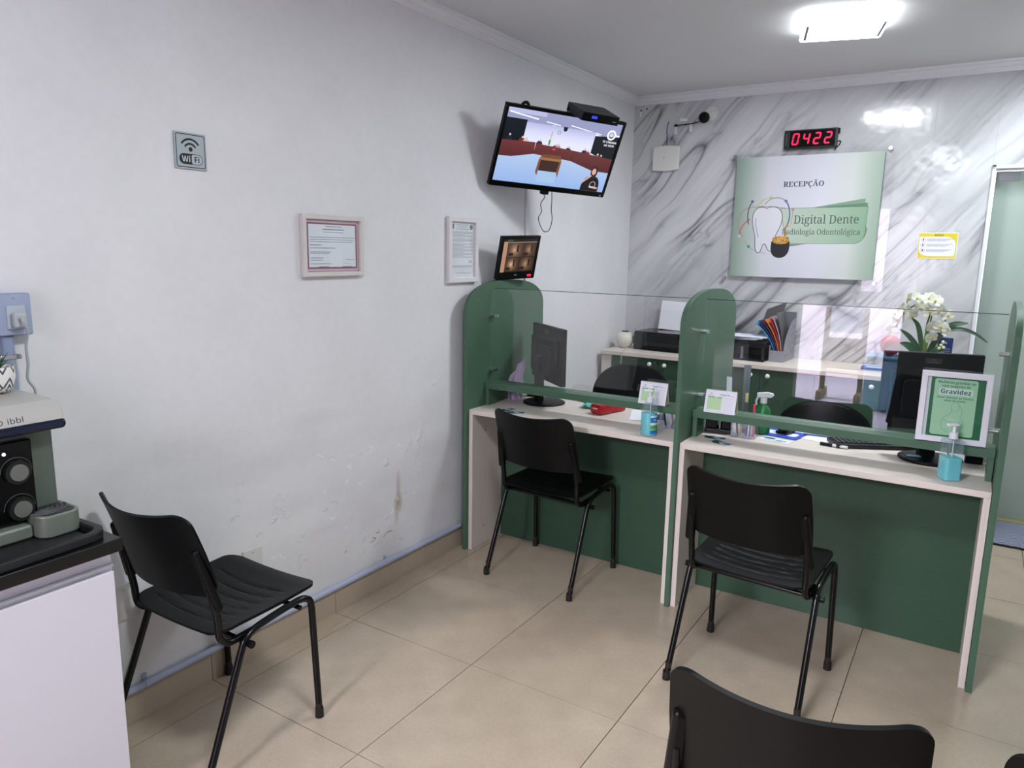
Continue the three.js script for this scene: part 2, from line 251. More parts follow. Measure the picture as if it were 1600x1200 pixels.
function desk(x0, x1, label) {
  const w = x1 - x0, xc = (x0 + x1) / 2, o = thing('reception_desk', label, 'desk', [xc, 0, 0]);
  obj('desktop', metres(rb(w, 0.024, Z1 - ZB, 0.0015, 0, HT - 0.012, (Z1 + ZB) / 2, 1), 1), LAM, o);
  for (const q of [-1, 1]) obj('side_panel', metres(rb(0.022, HT - 0.0245, Z1 - ZB, 0.0012, q * (w / 2 - 0.011), (HT - 0.024) / 2, (Z1 + ZB) / 2, 1), 1), LAMV, o);
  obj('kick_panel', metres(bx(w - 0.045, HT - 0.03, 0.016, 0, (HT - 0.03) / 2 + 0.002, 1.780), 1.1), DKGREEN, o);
  for (const y of [0.1, 0.62]) obj('screw_cap', [cyAxis('x', 0.004, 0.002, -w / 2 + 0.023, y, 1.95, 10)], M(0x6b635c, 0.6), o);
  return o;
}
desk(0.0745, 1.1545, 'pale laminate desk with green front by the white wall');
desk(1.1785, 2.2965, 'wider pale laminate desk with green front beside the frosted door');
function shelf(x0, x1, label) {
  const w = x1 - x0, o = thing('counter_shelf', label, 'shelf', [(x0 + x1) / 2, HT, 0]);
  obj('shelf_board', metres(rb(w, 0.032, 0.108, 0.0015, 0, 0.104, 1.87, 1), 1.3), GREEN, o);
  for (const q of [-1, 1]) obj('leg', metres(rb(0.02, 0.087, 0.1, 0.001, q * (w / 2 - 0.011), 0.0442, 1.868, 1), 1.3), GREEN, o);
}
shelf(0.0755, 1.1535, 'narrow raised green shelf on the desk by the white wall');
shelf(1.1795, 2.2955, 'narrow raised green shelf holding the framed pregnancy notice');
const EDGE = new THREE.MeshPhysicalMaterial({ color: 0x3d5c50, roughness: 0.15, transmission: 0.3, thickness: 0 });
function pane(x0, x1, label) {
  const y0 = 0.868, y1 = 1.348, w = x1 - x0, o = thing('counter_glass', label, 'glass screen', [(x0 + x1) / 2, 0, 1.866]);
  obj('pane', [bx(w, y1 - y0 - 0.003, 0.006, 0, (y0 + y1) / 2 - 0.0015, 0)], GLASS, o);
  obj('edge_strip', [bx(w, 0.0026, 0.0058, 0, y1 - 0.0014, 0)], EDGE, o);
  for (const q of [-1, 1]) for (const y of [0.925, 1.205]) { const c = obj('clamp', [cyAxis('x', 0.008, 0.03, q * (w / 2 + 0.001), y, 0.0105, 14)], CHROME, o); obj('clamp', [cyAxis('x', 0.008, 0.03, q * (w / 2 + 0.001), y, -0.0105, 14)], CHROME, o); obj('clamp_screw', [cyAxis('z', 0.003, 0.03, q * (w / 2 - 0.008), y, 0, 8)], CHROME, c); }
}
pane(0.0905, 1.1385, 'clear glass screen between the partitions by the white wall');
pane(1.1945, 2.2805, 'clear glass screen on the door side, above the framed notice');

// ---------------------------------------------------------------- back cupboard
{
  const y1 = 0.88, zf = 0.475, x0 = 0.035, x1 = 2.14, o = thing('low_cupboard', 'low green cupboard with pale top and white knobs along the marble wall', 'cupboard', [0, 0, 0]);
  obj('countertop', metres(rb(x1 - x0, 0.026, zf - 0.004, 0.0015, (x0 + x1) / 2, y1 - 0.013, zf / 2 + 0.004, 1), 1), LAM, o);
  for (const x of [x0 + 0.0375, x1 - 0.02]) obj('side_panel', metres(rb(x < 1 ? 0.075 : 0.04, y1 - 0.027, zf - 0.03, 0.001, x, (y1 - 0.026) / 2, zf / 2 - 0.004, 1), 1), LAMV, o);
  obj('plinth', [bx(x1 - x0 - 0.12, 0.08, zf - 0.07, (x0 + x1) / 2, 0.041, zf / 2 - 0.02)], M(0x35443a, 0.6), o);
  const xs = [0.112, 0.448, 0.776, 1.104, 1.418, 1.776, 2.098], kn = ['r', 'l', 'r', 'l', 'l', 'r'];
  for (let i = 0; i < 6; i++) {
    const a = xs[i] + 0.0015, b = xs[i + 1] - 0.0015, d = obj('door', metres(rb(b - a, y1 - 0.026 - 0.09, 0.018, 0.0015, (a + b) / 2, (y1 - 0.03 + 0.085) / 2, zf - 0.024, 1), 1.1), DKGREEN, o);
    const kx = i === 4 ? b - 0.052 : kn[i] === 'r' ? b - 0.054 : a + 0.046;
    if (i !== 5) obj('knob', [lathe([[0.0001, 0.026], [0.008, 0.0255], [0.013, 0.021], [0.0145, 0.016], [0.012, 0.01], [0.006, 0.006], [0.006, 0.0001], [0.0001, 0]], 18).rotateX(Math.PI / 2).translate(kx, 0.815, zf - 0.0152)], M(0xeceae8, 0.3), d);
  }
  obj('keyhole', [cyAxis('z', 0.006, 0.003, 0.425, 0.825, zf - 0.0135, 12)], CHROME, o);
}

// ---------------------------------------------------------------- stacking chairs
const CHB = DK(0x060708, 0.4, 0.35), CHT = DK(0x060708, 0.24, 0.6), RUB = M(0x14110f, 0.7), RUST = M(0x2b1c16, 0.7);
const seatGeo = (() => {
  const a = 0.212, b = 0.196, wid = inset(a, b, 0.055);
  return shell(28, 120, (s, t) => {
    const z = -0.055 + b * t, w = wid(t), x = s * w, u = x / a;
    let y = 0.449 + 0.010 * u * u - 0.012 * Math.cos(t * Math.PI * 0.5) * (1 - u * u * 0.6);
    if (t < -0.72) y -= 0.10 * (t + 0.72) ** 2; if (t > 0.5) y -= 0.03 * (t - 0.5) ** 2;
    y -= 0.004 * t;
    const zc = z + 0.018 * u * u; // grooves bow across the seat
    for (const gz of [-0.135, -0.09, -0.045, 0.0, 0.045, 0.09]) { const d = Math.abs(zc - gz); if (d < 0.006 && Math.abs(u) < 0.78) y -= 0.0035 * (1 - (d / 0.006) ** 2); }
    return V(x, y, z);
  }, 0.009, packed);
})();
const backP = (x, h) => { const u = x / 0.203, k = h / 0.27; return V(x, 0.562 + h - 0.02 * (1 - u * u) * k, 0.178 + 0.072 * k + 0.012 * k * k - 0.052 * u * u); };
const backGeo = (() => { const a = 0.211, b = 0.135, wid = inset(a, b, 0.045); return shell(32, 30, (s, t) => backP(s * (wid(t) - 0.006 * Math.max(0, t)), b * (1 + t)), 0.009, packed); })();
function makeChair(label) {
  const o = thing('stacking_chair', label, 'chair', [0, 0, 0], 0);
  obj('seat', seatGeo, CHB, o);
  const bk = obj('backrest', backGeo, CHB, o);
  for (const q of [-1, 1]) {
    const c0 = backP(q * 0.198, -0.012), c1 = backP(q * 0.198, 0.145), d = c1.clone().sub(c0), ang = Math.atan2(d.z, d.y);
    const g = rb(0.034, d.length() + 0.04, 0.024, 0.011, 0, 0, 0, 3).rotateX(ang).rotateY(-q * 0.42).translate((c0.x + c1.x) / 2, (c0.y + c1.y) / 2 - 0.008, (c0.z + c1.z) / 2 + 0.006);
    obj('sleeve', g, CHB, bk);
    obj('upright', tube([[q * 0.2, 0.408, 0.0], [q * 0.2, 0.405, 0.065], [q * 0.2, 0.408, 0.1], [q * 0.198, 0.43, 0.122], [q * 0.2, 0.50, 0.131], [q * 0.199, 0.58, 0.147], [q * 0.198, 0.63, 0.160]], 0.0112, 40, 10), CHT, o);
    const fl = obj('leg', rod([q * 0.229, 0.004, -0.215], [q * 0.224, 0.395, -0.2], 0.0112, 14), CHT, o);
    obj('rail', tube([[q * 0.224, 0.394, -0.2], [q * 0.223, 0.424, -0.192], [q * 0.2215, 0.438, -0.165], [q * 0.221, 0.438, -0.12], [q * 0.221, 0.43, -0.03], [q * 0.222, 0.42, 0.03], [q * 0.2235, 0.402, 0.06], [q * 0.2245, 0.372, 0.076]], 0.0112, 40, 10), CHT, o);
    const rl = obj('leg', rod([q * 0.23, 0.004, 0.225], [q * 0.2244, 0.376, 0.0745], 0.0112, 14), CHT, o);
    for (const [leg, x, z, zz] of [[fl, q * 0.229, -0.215, 0.0012], [rl, q * 0.23, 0.225, -0.0105]]) {
      obj('foot', [cy(0.0135, 0.0145, 0.034, x, 0.0172, z + zz * 0.5, 14)], RUB, leg); obj('rust', [cy(0.0112, 0.0112, 0.03, x - q * 0.0006, 0.047, z + zz * 1.5, 14)], RUST, leg);
    }
  }
  obj('crossbar', rod([-0.236, 0.392, 0.052], [0.236, 0.392, 0.052], 0.009), CHT, o);
  obj('crossbar', rod([-0.222, 0.412, -0.155], [0.222, 0.412, -0.155], 0.008), CHT, o);
  for (const q of [-1, 1]) obj('rail_end', [cyAxis('x', 0.0115, 0.012, q * 0.241, 0.392, 0.052, 14)], CHB, o);
  return o;
}
const chair0 = makeChair('black plastic stacking chair at the desk by the white wall, below the card machine');
chair0.position.set(0.562, 0, 2.043); chair0.rotation.y = -0.035;
copyOf(chair0, [1.613, 0, 2.405], -0.06, 'black plastic stacking chair with ribbed seat at the desk beside the door');
copyOf(chair0, [0.262, 0, 3.69], 0.02, 'black plastic stacking chair against the white wall, next to the water purifier cabinet');
copyOf(chair0, [1.976, 0, 3.600], 0.128, 'black plastic stacking chair in front, only its curved backrest in view');
copyOf(chair0, [2.50, 0, 3.55], 0.05, 'black plastic stacking chair of which just a backrest corner shows, nearest the door side');

// ---------------------------------------------------------------- things on the white wall
const line = (g, x0, y, x1, h, col) => { g.fillStyle = col; let x = x0; while (x < x1) { const l = rr(6, 26); g.fillRect(x, y, Math.min(l, x1 - x), h); x += l + rr(2, 5); } };
{ // television, tilted down on its bracket
  const t = thing('television', 'black wall television showing a courtroom broadcast, tilted down in the corner', 'television', [0.296, 2.028, 1.610]);
  t.rotation.set(0.437, 1.005, -0.051);
  const W = 0.686, H = 0.404;
  obj('housing', [rb(W, H, 0.02, 0.004, 0, 0, -0.0125)], BLACK, t);
  obj('back_cover', [extr(rrect(0.5, 0.26, 0.03, 0, -0.02), 0.03, 0.008).translate(0, 0, -0.052)], BLACK, t);
  const bz = rrect(W, H, 0.006), hole = rrect(W - 0.032, H - 0.043, 0.001, 0, 0.006); bz.holes.push(new THREE.Path(hole.getPoints(4).reverse()));
  obj('bezel', [extr(bz, 0.006, 0.001).translate(0, 0, -0.0025)], BLACKGLOSS, t);
  const scr = ctex(1024, 576, (g, w, h) => {
    g.fillStyle = '#c9cbea'; g.fillRect(0, 0, w, h);
    g.fillStyle = '#8f93b8'; g.beginPath(); g.moveTo(0, 0); g.lineTo(w, 0); g.lineTo(w, 150); g.lineTo(760, 95); g.lineTo(200, 95); g.lineTo(0, 80); g.fill();
    g.fillStyle = '#aeb2d6'; g.fillRect(0, 0, 330, 36);
    g.strokeStyle = '#ffffff'; g.lineWidth = 9; g.beginPath(); g.moveTo(20, 34); g.lineTo(270, 62); g.stroke(); g.lineWidth = 6; for (const [a, b, c, d] of [[340, 70, 470, 84], [400, 92, 520, 100], [560, 70, 850, 104], [640, 100, 860, 120]]) { g.beginPath(); g.moveTo(a, b); g.lineTo(c, d); g.stroke(); }
    g.fillStyle = '#10151f'; g.fillRect(0, 78, 178, 200); g.beginPath(); g.moveTo(800, 120); g.lineTo(w, 105); g.lineTo(w, 330); g.lineTo(800, 260); g.fill();
    g.fillStyle = '#d8d9f0'; g.fillRect(178, 92, 622, 170);
    const sh = g.createLinearGradient(0, 92, 0, 262); sh.addColorStop(0, 'rgba(150,155,200,.7)'); sh.addColorStop(1, 'rgba(230,230,250,0)'); g.fillStyle = sh; g.fillRect(178, 92, 622, 170);
    g.fillStyle = '#161a26'; g.beginPath(); g.arc(520, 106, 17, 0, 7); g.fill(); g.fillRect(500, 88, 40, 10); g.strokeStyle = '#7d7c78'; g.lineWidth = 4; g.beginPath(); g.arc(474, 138, 13, 0, 7); g.stroke();
    g.strokeStyle = '#96a478'; g.lineWidth = 7; g.beginPath(); g.moveTo(415, 140); g.lineTo(408, 240); g.stroke(); g.fillStyle = '#3f8f4c'; g.fillRect(402, 205, 16, 40); g.fillStyle = '#d2b04a'; g.fillRect(408, 170, 8, 25);
    for (const [x, y, c] of [[60, 205, '#1a2030'], [170, 212, '#6e2a35'], [205, 218, '#c9b7ac'], [325, 218, '#2a3044'], [470, 236, '#33384a'], [495, 232, '#9a8f96'], [590, 240, '#3a2a34'], [742, 240, '#222837'], [772, 248, '#74303a'], [870, 264, '#59606e'], [905, 270, '#2a3040']]) { g.fillStyle = c; g.beginPath(); g.ellipse(x, y + 30, 26, 26, 0, 0, 7); g.fill(); g.fillStyle = '#d6b3a6'; g.beginPath(); g.arc(x + 2, y, 9, 0, 7); g.fill(); }
    const wd = g.createLinearGradient(0, 240, 0, 420); wd.addColorStop(0, '#6b3434'); wd.addColorStop(1, '#4b2228');
    g.fillStyle = wd; g.beginPath(); g.moveTo(0, 250); g.lineTo(290, 238); g.lineTo(300, 330); g.lineTo(110, 372); g.lineTo(0, 374); g.fill(); g.beginPath(); g.moveTo(300, 246); g.lineTo(650, 262); g.lineTo(640, 348); g.lineTo(300, 330); g.fill(); g.beginPath(); g.moveTo(650, 262); g.lineTo(w, 292); g.lineTo(w, 408); g.lineTo(860, 404); g.lineTo(640, 348); g.fill();
    g.strokeStyle = '#2d1418'; g.lineWidth = 3; g.beginPath(); g.moveTo(298, 240); g.lineTo(300, 332); g.moveTo(650, 262); g.lineTo(640, 348); g.stroke(); g.fillStyle = '#e0405a'; g.fillRect(452, 268, 26, 12);
    const f = g.createLinearGradient(0, 340, 0, h); f.addColorStop(0, '#a9bede'); f.addColorStop(1, '#8fabdc'); g.fillStyle = f; g.beginPath(); g.moveTo(0, 374); g.lineTo(110, 372); g.lineTo(300, 330); g.lineTo(640, 348); g.lineTo(860, 404); g.lineTo(w, 408); g.lineTo(w, h); g.lineTo(0, h); g.fill();
    g.fillStyle = '#6e4a34'; g.beginPath(); g.moveTo(382, 322); g.lineTo(545, 318); g.lineTo(560, 362); g.lineTo(360, 362); g.fill(); g.fillStyle = '#9a6a44'; g.fillRect(360, 348, 198, 20); g.fillStyle = '#3d2b2a'; g.fillRect(375, 368, 170, 88); g.fillStyle = '#7a5138'; g.beginPath(); g.moveTo(358, 362); g.lineTo(378, 366); g.lineTo(372, 500); g.lineTo(352, 470); g.fill(); g.beginPath(); g.moveTo(545, 366); g.lineTo(562, 362); g.lineTo(560, 500); g.lineTo(540, 455); g.fill(); g.fillStyle = '#9db9d8'; g.fillRect(374, 456, 168, 90);
    g.strokeStyle = '#f4f4fb'; g.lineWidth = 15; g.beginPath(); g.arc(946, 96, 34, 0, 7); g.stroke(); g.fillStyle = '#c9cbe0'; g.beginPath(); g.arc(946, 96, 17, 0, 7); g.fill(); g.fillStyle = '#f4f4fb'; g.fillRect(975, 90, 48, 12); g.font = 'bold 24px sans-serif'; g.textAlign = 'center'; g.fillText('TV CÂMARA', 946, 162); g.fillText('AO VIVO', 950, 190);
    g.fillStyle = '#14161c'; g.beginPath(); g.moveTo(800, h); g.quadraticCurveTo(795, 470, 860, 450); g.lineTo(920, 450); g.quadraticCurveTo(975, 470, 970, h); g.fill(); g.fillStyle = '#3a2226'; g.beginPath(); g.ellipse(890, 412, 32, 50, 0, 0, 7); g.fill(); g.fillStyle = '#d2a493'; g.beginPath(); g.ellipse(888, 410, 19, 27, 0, 0, 7); g.fill(); g.strokeStyle = '#cfa190'; g.lineWidth = 16; g.lineCap = 'round'; g.beginPath(); g.moveTo(800, 510); g.lineTo(868, 448); g.stroke(); g.beginPath(); g.moveTo(955, 545); g.lineTo(885, 540); g.stroke(); g.strokeStyle = '#d9dae6'; g.lineWidth = 4; g.beginPath(); g.arc(908, 520, 26, 0, 7); g.stroke();
  });
  const sm = new THREE.MeshStandardMaterial({ color: 0x050505, roughness: 0.25, emissive: 0xffffff, emissiveMap: scr, emissiveIntensity: 0.62 });
  obj('screen', new THREE.BoxGeometry(W - 0.03, H - 0.041, 0.002).translate(0, 0.006, -0.0015), [BLACK, BLACK, BLACK, BLACK, sm, BLACK], t);
  obj('power_light', [rb(0.008, 0.006, 0.002, 0.0008, 0.318, -0.193, 0.0035)], M(0x9aa0a8, 0.4), t);
  obj('receiver_box', [rb(0.045, 0.022, 0.02, 0.003, -0.012, -0.212, -0.012)], BLACK, t);
  // bracket arm back to the wall
  const b = thing('wall_bracket', 'black wall bracket carrying the television', 'bracket', [0, 2.03, 1.50]);
  obj('wall_plate', [rb(0.012, 0.26, 0.16, 0.003, 0.007, 0, 0)], BLACK, b); obj('arm', [rod([0.012, 0, 0], [0.215, -0.002, 0.06], 0.014)], BLACK, b);
  const hk = obj('hook', [tube([[-0.018, 0, 0], [-0.01, 0.009, 0], [0, 0.013, 0], [0.01, 0.01, 0], [0.018, 0, 0]], 0.0075, 24, 8)], BLACK, t); hk.position.set(-0.235, 0.2, -0.02);
  // set-top box on the upper edge
  const s = thing('set_top_box', 'black set-top box lying on top of the television', 'box'); s.position.copy(t.position); s.rotation.copy(t.rotation);
  obj('body', [rb(0.21, 0.042, 0.165, 0.003, 0.11, 0.2242, 0.034)], M(0x1b1c1f, 0.55), s);
  obj('front_panel', [rb(0.209, 0.041, 0.004, 0.001, 0.11, 0.224, 0.1182)], BLACKGLOSS, s);
  for (let i = 0; i < 3; i++) obj('display_digit', [rb(0.007, 0.012, 0.0012, 0.0004, 0.062 + i * 0.011, 0.226, 0.1206)], glow(0x2238ff, 1.6), s);
  obj('print_mark', [bx(0.02, 0.003, 0.0008, 0.19, 0.219, 0.1206)], M(0x6c7078, 0.5), s);
  const wl = (x, y, z) => t.localToWorld(V(x, y, z)).toArray(); t.updateMatrixWorld(true);
  const cb = tube([wl(0.0, 0.2, -0.02), wl(0.005, 0.222, -0.03), wl(0.012, 0.228, -0.02)], 0.004, 20, 6);
  tag(obj('television_cable', cb, BLACK), 'short black cable from behind the television to the set-top box', 'cable');
  tag(obj('hanging_cable', tube([wl(-0.02, -0.222, -0.012), [0.165, 1.82, 1.510], [0.15, 1.787, 1.524], [0.15, 1.745, 1.515], [0.15, 1.712, 1.545], [0.15, 1.672, 1.525], [0.15, 1.642, 1.485], [0.15, 1.65, 1.43], [0.15, 1.71, 1.398], [0.15, 1.76, 1.41], [0.16, 1.80, 1.425], wl(0.03, -0.2, -0.012)], 0.0022, 80, 6), BLACK), 'thin black cable hanging in a loop below the television', 'cable');
  tag(obj('cable_trunking', [rb(0.012, 0.62, 0.03, 0.003, 0.0065, 1.645, 1.425)], WHITEP), 'white cable trunking on the wall between television and small monitor', 'cable cover');
}
{ // camera monitor
  const t = thing('security_monitor', 'small black wall monitor with four camera views, above the green partition', 'monitor', [0.125, 1.501, 1.70]); t.rotation.set(0.258, 1.32, 0.038);
  const W = 0.272, H = 0.232, bz = rrect(W, H, 0.006); bz.holes.push(new THREE.Path(rrect(W - 0.034, H - 0.058, 0.001, 0, 0.012).getPoints(4).reverse()));
  obj('bezel', [extr(bz, 0.01, 0.0015).translate(0, 0, -0.006)], BLACKGLOSS, t); obj('housing', [rb(W - 0.004, H - 0.004, 0.014, 0.004, 0, 0, -0.013)], BLACK, t); obj('back_cover', [extr(rrect(0.17, 0.14, 0.02), 0.02, 0.005).translate(0, 0, -0.038)], BLACK, t);
  const scr = ctex(512, 384, (g, w, h) => { g.fillStyle = '#241a16'; g.fillRect(0, 0, w, h); g.fillStyle = '#b98f74'; g.fillRect(0, 30, 66, h); g.fillStyle = '#3f5a3a'; g.fillRect(60, 8, 80, 18); g.fillStyle = '#cfae98'; g.fillRect(70, 36, 440, 6);
    const q = [[72, 48, 230, 160, '#7d5c48', '#c99f7c'], [306, 48, 200, 160, '#5a4238', '#a8876c'], [72, 214, 190, 160, '#6a4b3a', '#e0b890'], [266, 214, 240, 160, '#4a342c', '#b08866']];
    for (const [x, y, a, b, c, d] of q) { g.fillStyle = c; g.fillRect(x, y, a, b); const k = g.createRadialGradient(x + a * 0.45, y + b * 0.5, 5, x + a * 0.5, y + b * 0.5, a * 0.5); k.addColorStop(0, d); k.addColorStop(1, 'rgba(40,26,20,.5)'); g.fillStyle = k; g.fillRect(x, y, a, b); g.fillStyle = '#2a1d18'; g.fillRect(x + a * 0.6, y + b * 0.15, a * 0.12, b * 0.5); g.fillRect(x + a * 0.1, y + b * 0.7, a * 0.3, b * 0.2); } });
  const sm = new THREE.MeshStandardMaterial({ color: 0x050505, roughness: 0.2, emissive: 0xffffff, emissiveMap: scr, emissiveIntensity: 0.5 });
  obj('screen', new THREE.BoxGeometry(W - 0.032, H - 0.056, 0.002).translate(0, 0.012, 0), [BLACK, BLACK, BLACK, BLACK, sm, BLACK], t);
  obj('red_light', [rb(0.028, 0.012, 0.003, 0.0014, 0.095, -0.098, 0.005)], glow(0xff2030, 0.9), t); obj('maker_badge', [bx(0.018, 0.004, 0.001, -0.005, -0.092, 0.0045)], M(0x8b8f96, 0.4), t);
  obj('wall_arm', [rod([0, 0, -0.03], [-0.02, 0.01, -0.105], 0.012)], BLACK, t);
}
{ // Wi-Fi sign
  const wf = ctex(512, 512, (g, w, h) => {
    g.fillStyle = '#a9b4ba'; g.fillRect(0, 0, w, h); const I = '#050a10'; g.strokeStyle = I; g.lineWidth = 12; g.beginPath(); g.roundRect(26, 26, 460, 460, 26); g.stroke();
    g.lineCap = 'round'; g.lineWidth = 28; g.beginPath(); g.arc(250, 255, 165, -Math.PI * 0.79, -Math.PI * 0.21); g.stroke(); g.beginPath(); g.arc(250, 255, 100, -Math.PI * 0.79, -Math.PI * 0.21); g.stroke(); g.fillStyle = I; g.beginPath(); g.arc(256, 232, 32, 0, 7); g.fill();
    g.lineWidth = 9; g.beginPath(); g.roundRect(66, 296, 382, 150, 75); g.fillStyle = I; g.fill(); g.fillStyle = '#b4bec3'; g.beginPath(); g.roundRect(266, 304, 174, 134, [26, 67, 67, 26]); g.fill();
    g.font = 'bold 116px sans-serif'; g.textAlign = 'center'; g.fillStyle = '#c3ccd0'; g.fillText('Wi', 178, 413); g.fillStyle = I; g.fillText('Fi', 350, 413);
  });
  const s = thing('wifi_sign', 'small grey square Wi-Fi sign on the white wall', 'sign', [0.004, 1.8325, 3.498], Math.PI / 2);
  printed('plate', 0.112, 0.112, 0.005, wf, M(0x9aa4aa, 0.4), s, 0.35);
}
function framed(label, y, z, w, h, bar, tint, t) {
  const o = thing('picture_frame', label, 'picture frame', [0.001, y, z], Math.PI / 2), s = ringShape(w, h, 0.002, bar);
  obj('frame', [extr(s, 0.022, 0.003)], M(tint, 0.5), o);
  printed('certificate', w - 2 * bar + 0.004, h - 2 * bar + 0.004, 0.004, t, PAPER, o, 0.7).position.z = 0.006;
  obj('cover_glass', [bx(w - 2 * bar + 0.004, h - 2 * bar + 0.004, 0.0015, 0, 0, 0.0105)], GLASS, o);
}
framed('wide white frame with a red-bordered certificate on the white wall', 1.5425, 2.897, 0.322, 0.236, 0.0185, 0xd2ccca, ctex(1024, 720, (g, w, h) => {
  g.fillStyle = '#dde3ec'; g.fillRect(0, 0, w, h); g.strokeStyle = '#7c3c55'; g.lineWidth = 70; g.strokeRect(35, 35, w - 70, h - 70); g.strokeStyle = '#dcc6cf'; g.lineWidth = 9; for (let x = 30; x < w - 20; x += 24) { g.strokeRect(x, 20, 12, 22); g.strokeRect(x, h - 42, 12, 22); } for (let y = 50; y < h - 40; y += 24) { g.strokeRect(18, y, 22, 12); g.strokeRect(w - 40, y, 22, 12); }
  const k = '#3c404c'; line(g, 380, 92, 680, 10, k); line(g, 330, 130, 730, 12, k); line(g, 340, 170, 720, 8, '#6b6f7a'); for (let i = 0; i < 3; i++) line(g, 100, 240 + i * 30, 940 - i * 20, 8, '#5b606c'); line(g, 100, 345, 300, 9, k); line(g, 100, 385, 560, 9, k); line(g, 100, 440, 480, 9, k); line(g, 100, 460, 440, 7, k); line(g, 100, 520, 330, 8, k); line(g, 760, 545, 920, 7, '#70747e'); line(g, 100, 550, 320, 8, k); line(g, 100, 600, 480, 8, k); line(g, 240, 640, 430, 9, k); line(g, 690, 640, 880, 9, k); line(g, 290, 668, 370, 6, k); line(g, 740, 668, 820, 6, k); g.strokeStyle = '#5c6070'; g.lineWidth = 3; g.beginPath(); g.moveTo(700, 610); g.bezierCurveTo(760, 570, 790, 630, 860, 605); g.stroke();
}));
framed('tall narrow white frame with a printed licence, near the television', 1.535, 2.036, 0.242, 0.316, 0.024, 0xdcd8dc, ctex(720, 960, (g, w, h) => {
  g.fillStyle = '#dfe1e8'; g.fillRect(0, 0, w, h); const k = '#6a6e78'; g.fillStyle = '#7a5a66'; g.beginPath(); g.moveTo(50, 40); g.lineTo(120, 40); g.lineTo(112, 110); g.lineTo(85, 135); g.lineTo(58, 110); g.fill(); g.fillStyle = '#5a5f6a'; g.beginPath(); g.arc(630, 85, 45, 0, 7); g.fill(); line(g, 180, 50, 540, 10, k); line(g, 200, 85, 500, 8, k); line(g, 180, 120, 560, 8, k);
  for (let i = 0; i < 30; i++) { if (i === 6 || i === 12) continue; line(g, 40, 170 + i * 15, i % 4 === 3 ? 420 : 680, 6, i % 5 ? '#8d919b' : '#555964'); } g.font = 'bold 58px serif'; g.fillStyle = '#3a3e48'; g.fillText('EPI', 560, 700); line(g, 40, 745, 690, 8, k); line(g, 40, 765, 660, 8, k); line(g, 160, 870, 640, 8, k);
}));
{ // surface socket, its conduit and plug at the far left
  const o = thing('wall_socket', 'grey surface socket box above the water purifier with a plug in it', 'socket', [0.001, 1.3475, 4.075], Math.PI / 2);
  const G = M(0x8f9cb8, 0.5);
  obj('box', [rb(0.1, 0.112, 0.034, 0.006, 0, 0, 0.0175)], G, o); obj('cover_plate', [rb(0.082, 0.106, 0.008, 0.003, 0.004, 0, 0.0385)], M(0x9aa6c0, 0.45), o);
  obj('socket_module', [rb(0.046, 0.062, 0.006, 0.002, 0.006, -0.006, 0.0445)], M(0xb3bcc4, 0.4), o); obj('screw', [cyAxis('z', 0.003, 0.002, 0.004, 0.044, 0.0425, 10)], CHROME, o);
  const p = thing('power_plug', 'pale plug with its cord in the socket box', 'plug', [0.05, 1.335, 4.068], Math.PI / 2);
  obj('plug_body', [rb(0.032, 0.04, 0.022, 0.006, 0, 0, 0.0085)], M(0xb0b6bc, 0.45), p);
  obj('cord', tube([[0, 0, 0.012], [-0.004, 0.004, 0.03], [0.006, -0.02, 0.034], [0.008, -0.07, 0.012], [0.01, -0.12, 0.008], [0.006, -0.16, 0.008], [0.02, -0.19, 0.01], [0.012, -0.24, 0.012], [-0.01, -0.30, 0.005]], 0.0035, 60, 8), M(0xa7aeb4, 0.5), p);
  const c = thing('wall_conduit', 'grey conduit pipe running down the wall below the socket box', 'pipe', [0.0165, 0.83, 4.085]);
  obj('pipe', [cy(0.0155, 0.0155, 0.46, 0, 0.23, 0, 20)], M(0x8d9bb6, 0.5), c); obj('clip', [rb(0.012, 0.014, 0.052, 0.003, 0.011, 0.405, 0)], CHROME, c);
}
{ // conduit lying on top of the skirting
  const c = thing('skirting_conduit', 'long grey conduit pipe lying along the top of the skirting', 'pipe', [0.0145, 0.1145, 0]); const G = M(0xa9b1c9, 0.45);
  obj('pipe', [cyAxis('z', 0.0128, 2.0, 0, 0, 3.055, 18)], G, c);
  for (const z of [2.62, 3.78]) { const k = obj('clip', [cyAxis('z', 0.0145, 0.018, 0, 0, z, 18)], G, c); obj('clip_base', [rb(0.004, 0.05, 0.016, 0.001, -0.012, 0.006, z)], G, k); }
}
for (const [y, z, w, h, label] of [[0.372, 3.338, 0.085, 0.115, 'blank white cover plate low on the wall behind the left chair'], [0.42, 3.83, 0.1, 0.12, 'larger blank white cover plate near the cabinet, low on the wall']]) {
  const o = thing('cover_plate', label, 'cover plate', [0.0005, y, z], Math.PI / 2); obj('plate', [rb(w, h, 0.008, 0.003, 0, 0, 0.0045)], M(0xcfd0ce, 0.45), o); obj('screw', [cyAxis('z', 0.0035, 0.002, 0, h * 0.36, 0.0088, 10)], M(0xb0b0b0, 0.4), o);
}

